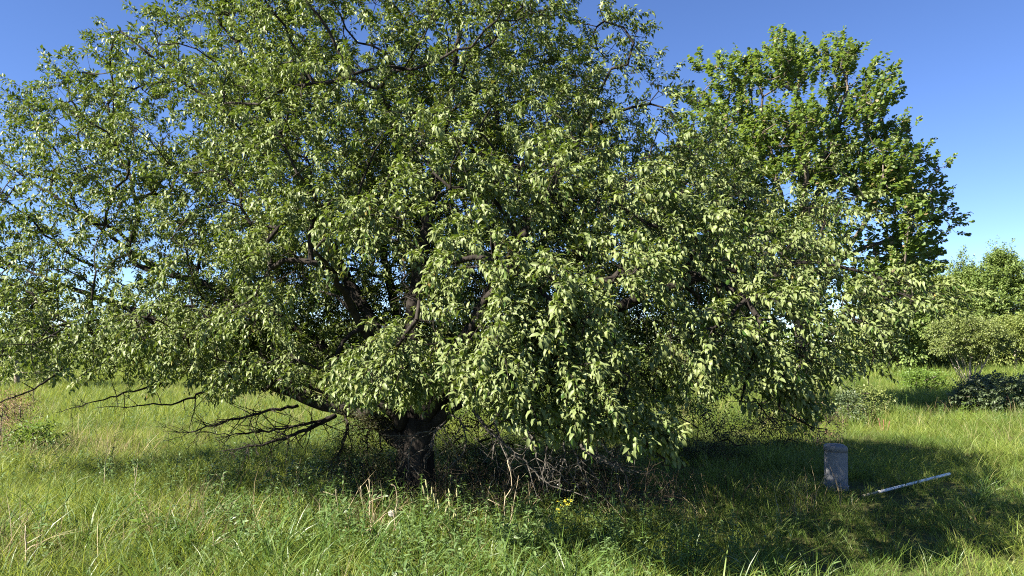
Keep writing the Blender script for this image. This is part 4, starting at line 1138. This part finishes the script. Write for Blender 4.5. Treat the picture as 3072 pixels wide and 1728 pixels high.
def S(d, *pp):
    return [P(px, py, d) for px, py in pp]
gs = 'dry stalks standing in the meadow'
ST = [
    ('tall bleached dry stalk in the left foreground with forked base', S(5.6, (108, 1728), (110, 1660), (107, 1600), (104, 1565)), .0075, 2),
    ('thin straight dry stalk, leftmost of the pale clump left of the trunk', S(6.6, (1022, 1606), (1026, 1560), (1020, 1500), (1016, 1460)), .004, 1),
    ('pale dry stalk bending left, second in the clump left of the trunk', S(6.5, (1108, 1625), (1104, 1570), (1096, 1510), (1088, 1450)), .0045, 0),
    ('tallest straight pale dry stalk of the clump left of the trunk', S(6.4, (1120, 1640), (1119, 1560), (1116, 1480), (1113, 1430)), .0055, 2),
    ('short dry stalk right beside the tallest pale one', S(6.4, (1133, 1635), (1131, 1580), (1129, 1530)), .004, 0),
    ('pale dry stalk curving up past the dandelion clock', S(6.5, (1188, 1610), (1192, 1550), (1196, 1500), (1193, 1455), (1178, 1447)), .0045, 0),
    ('forked dry stalk leaning left below the dandelion clock', S(6.4, (1160, 1620), (1168, 1580), (1175, 1548)), .0045, 1),
    ('crooked dry stalk right of the dandelion clock', S(6.4, (1198, 1612), (1192, 1570), (1186, 1530), (1184, 1520)), .0045, 1),
    ('long crooked pale twig standing in front of the dark gap right of the trunk', S(6.7, (1512, 1630), (1512, 1560), (1516, 1485), (1535, 1455), (1530, 1410), (1522, 1375)), .0055, 3),
    ('thin dry stalk close right of the crooked pale twig', S(6.7, (1526, 1600), (1530, 1560), (1545, 1480), (1556, 1420)), .0035, 1),
    ('thin slanting stalk left of the crooked pale twig before the dark gap', S(6.9, (1455, 1510), (1466, 1470), (1482, 1430), (1486, 1395)), .0035, 0),
    ('slim dry stalk in the middle of the left meadow', S(7.8, (420, 1470), (424, 1420), (428, 1380)), .004, 1),
    ('upright pale dry stalk in the sunny left meadow below the dead branches', S(7.6, (676, 1540), (678, 1470), (684, 1410)), .004, 1),
    ('slanting pale dry stalk right of the upright one in the left meadow', S(7.6, (620, 1535), (640, 1480), (655, 1440)), .004, 0),
    ('thin dry stalk near the left edge of the sunny meadow', S(8.2, (330, 1430), (333, 1370), (336, 1330)), .004, 1),
    ('lone dry stalk in the lower left grass right of the forked bleached one', S(5.8, (664, 1700), (662, 1640), (655, 1580)), .0035, 1),
]
for k, (lab, pts, r, tw) in enumerate(ST):
    stalk('dry_stalk', lab, pts, r, M['straw'], 'dry stalk', gs, tw, 500 + k)
for k, (px, lab) in enumerate([(2632, 'left red brown broken stem at the near edge of the far shadow'), (2640, 'middle red brown broken stem at the near edge of the far shadow'), (2652, 'right leaning red brown broken stem at the near edge of the far shadow')]):
    stalk('broken_stem', lab, S(14.5, (px, 1292), (px + (k - 1) * 3, 1272), (px + (k - 1) * 8, 1252 + 4 * k)), .012, M['redstem'], 'dead stem', 'red brown broken stems', 0, 540 + k)

# timothy heads in front of the trunk
tim = [(1310, 1585, 1278, 1475), (1318, 1590, 1292, 1500), (1322, 1600, 1300, 1483), (1328, 1600, 1310, 1500), (1316, 1580, 1285, 1456), (1330, 1590, 1322, 1520), (1342, 1590, 1340, 1532), (1354, 1590, 1347, 1530),
       (1378, 1600, 1354, 1480), (1372, 1590, 1352, 1510), (1386, 1600, 1374, 1483), (1365, 1610, 1362, 1548), (1374, 1612, 1374, 1548)]
order = sorted(range(len(tim)), key=lambda i: tim[i][2])
ordn = ['leftmost', 'second from the left', 'third from the left', 'fourth from the left', 'fifth from the left', 'sixth from the left', 'seventh from the left', 'eighth from the left', 'ninth from the left', 'tenth from the left', 'eleventh from the left', 'twelfth from the left', 'rightmost']
for rank, i in enumerate(order):
    x0, y0, x1, y1 = tim[i]
    d = 6.35
    rng = np.random.default_rng(560 + i)
    b = P(x0, y0 + 30, d); b[2] = gz(b[0], b[1]) - .02
    t = P(x1, y1, d + rng.uniform(-.1, .1))
    root = thing('seed_grass', 'slim grass stem with pale cylindrical seed head before the dark trunk, %s of its clump' % ordn[rank], 'grass stem', b, 'grass seed heads before the trunk')
    c = catmull([b, b + (t - b) * .5 + np.array([rng.normal(0, .01), 0, .02]), t], .03)
    V, T = sweep(c, np.linspace(.0022, .0014, len(c)), 5)
    obj('stem', mesh_np('stem', V - b, T), M['stem'], root)
    ax = nrm((c[-1] - c[-3])[None])[0]; ln = rng.uniform(.06, .085)
    q = c[-1] + ax * np.linspace(-.005, ln, 8)[:, None]
    V, T = sweep(q, np.array([.002, .0055, .007, .0072, .007, .0062, .0045, .0012]), 8, .10, i)
    obj('seed_head', mesh_np('seed_head', V - b, T), M['timothy'], root)

# dandelion clock
def build_dandelion():
    b = G(1184, 6.45); t = P(1181, 1530, 6.45)
    root = thing('dandelion', 'round grey dandelion clock on a thin stem among the pale dry stalks', 'flower', b)
    c = catmull([b - [0, 0, .02], b * .5 + t * .5 + [.01, 0, 0], t], .03)
    V, T = sweep(c, np.full(len(c), .0025), 6)
    obj('stem', mesh_np('stem', V - b, T), M['stem'], root)
    rng = np.random.default_rng(2)
    v = nrm(rng.normal(0, 1, (170, 3)))
    V, T = frustums(np.repeat(t[None], 170, 0) + v * .002, t + v * .024, np.full(170, .0005), np.full(170, .0005), 3)
    acc = Acc(); acc.add(V, T)
    for a in range(170):
        h = nrm(np.cross(np.repeat(v[a][None], 5, 0), rng.normal(0, 1, (5, 3))))
        V, T = frustums(np.repeat((t + v[a] * .023)[None], 5, 0), t + v[a] * .028 + h * .006, np.full(5, .0006), np.full(5, .0004), 3)
        acc.add(V, T)
    obj('seed_ball', acc.mesh('seed_ball', b), M['puff'], root)
build_dandelion()

# yellow flowers under the tree
def build_flowers():
    b = G(1690, 7.0)
    root = thing('yellow_flower', 'small plant with a cluster of yellow blossoms at the edge of the tree shade', 'flower', b)
    rng = np.random.default_rng(4)
    for k, (px, py) in enumerate([(1672, 1494), (1694, 1491), (1710, 1493), (1684, 1508), (1667, 1517), (1676, 1522), (1700, 1503), (1690, 1499)]):
        t = P(px, py, 7.0 + rng.uniform(-.06, .06))
        c = catmull([b, b * .45 + t * .55 + rng.normal(0, .015, 3), t], .04)
        V, T = sweep(c, np.linspace(.0025, .0013, len(c)), 5)
        st = obj('stem', mesh_np('stem', V - b, T), M['stem'], root)
        n = 12
        a = np.arange(n) * 2.4
        dd = np.stack([np.cos(a), np.sin(a) - .3, rng.uniform(-.2, .5, n)], 1)
        acc = Acc()
        acc.add(*leaves(np.repeat(t[None], n, 0) + rng.normal(0, .007, (n, 3)), dd, np.tile([0, -.5, 1.0], (n, 1)), rng.uniform(.010, .017, n), np.full(n, .011), np.full(n, .4), np.full(n, .1), LEAF4))
        obj('blossom', acc.mesh('blossom', b), M['petal'], root)
    n = 26; a = np.arange(n) * 2.4
    tl = rng.uniform(.1, .8, n)
    bb = b + np.stack([rng.normal(0, .04, n), rng.normal(0, .04, n), tl * .34], 1)
    V, T = leaves(bb, np.stack([np.cos(a), np.sin(a), rng.uniform(-.2, .5, n)], 1), np.tile([0, 0, 1.0], (n, 1)), rng.uniform(.04, .07, n), rng.uniform(.012, .02, n), np.full(n, .5), np.full(n, .2), LEAF8)
    obj('foliage', mesh_np('foliage', V - b, T), M['weed'], root)
build_flowers()

# single leafy weeds, each leaf a part
def leafy_weed(label, px, d, h, nleaf, L, Wf, seed, mat='weed', top=None):
    rng = np.random.default_rng(seed)
    b = G(px, d)
    root = thing('leafy_weed', label, 'weed', b, 'single leafy weeds in the meadow')
    ln = rng.normal(0, .1 * h, 2)
    f = lambda t: np.array([ln[0] * t ** 1.5, ln[1] * t ** 1.5, h * t])
    c = np.array([f(t) for t in np.linspace(0, 1, 8)]); c[0, 2] -= .03
    V, T = sweep(c, np.linspace(.0045, .002, 8), 6)
    obj('stem', mesh_np('stem', V, T), M['stem'], root)
    t = np.linspace(.18, 1, nleaf); a = np.arange(nleaf) * 2.4 + rng.uniform(0, 6)
    bb = np.array([f(q) for q in t]) + b
    dd = np.stack([np.cos(a), np.sin(a), .25 + .9 * t ** 3], 1)
    sz = L * rng.uniform(.75, 1.1, nleaf) * (1.05 - .5 * t)
    pieces(root, 'leaf', M[mat], bb, dd, np.tile([-.2, -.25, 1.0], (nleaf, 1)) + rng.normal(0, .2, (nleaf, 3)), sz, sz * Wf, None, None, LEAF8, nleaf, 3)
WE = [
    ('broad leaved weed at the bottom centre of the view below the seed heads', 1372, 5.4, .30, 13, .11, 'weed'),
    ('yellow green weed at the foot of the crooked pale twig', 1505, 6.1, .30, 12, .09, 'bush_bright'),
    ('bright leafy weed right of the grass seed heads', 1410, 6.3, .34, 13, .09, 'weed'),
    ('small leafy weed in front of the yellow blossoms', 1615, 6.3, .36, 14, .08, 'weed'),
    ('pointed leafy weed right of the yellow blossoms in the shade edge', 1785, 6.5, .40, 15, .09, 'weed'),
    ('star topped leafy weed at the right end of the shade edge', 1920, 6.7, .42, 15, .09, 'weed'),
    ('leafy weed just right of the dandelion clock', 1240, 6.2, .30, 12, .08, 'weed'),
    ('large leaved weed left of the pale dry stalk clump', 1040, 6.1, .36, 12, .12, 'weed'),
    ('long leaved weed right of the forked bleached stalk', 145, 5.9, .42, 13, .13, 'weed'),
    ('long leaved weed in the middle of the lower left grass', 430, 6.3, .42, 14, .13, 'bush_bright'),
    ('dark leafy weed below the left dead branches', 520, 7.8, .50, 16, .10, 'weed'),
    ('leafy weed with upright leaves on the left meadow slope', 660, 6.9, .45, 16, .10, 'weed'),
    ('low broad leaved weed at the bottom edge left of centre', 1160, 5.4, .22, 11, .11, 'weed'),
    ('bushy bright weed by the near edge of the far shadow at right', 2875, 14.8, .42, 16, .13, 'bush_bright'),
    ('taller brown green weed right of the bushy bright one at the far shadow', 2920, 14.6, .52, 16, .10, 'bush_bright'),
    ('leafy weed at the bottom edge right of centre', 1680, 5.5, .26, 12, .10, 'weed'),
]
for k, (lab, px, d, h, n, L, mt) in enumerate(WE):
    leafy_weed(lab, px, d, h, n, L, .3, 600 + k, mt)
print('objects', len(bpy.data.objects))
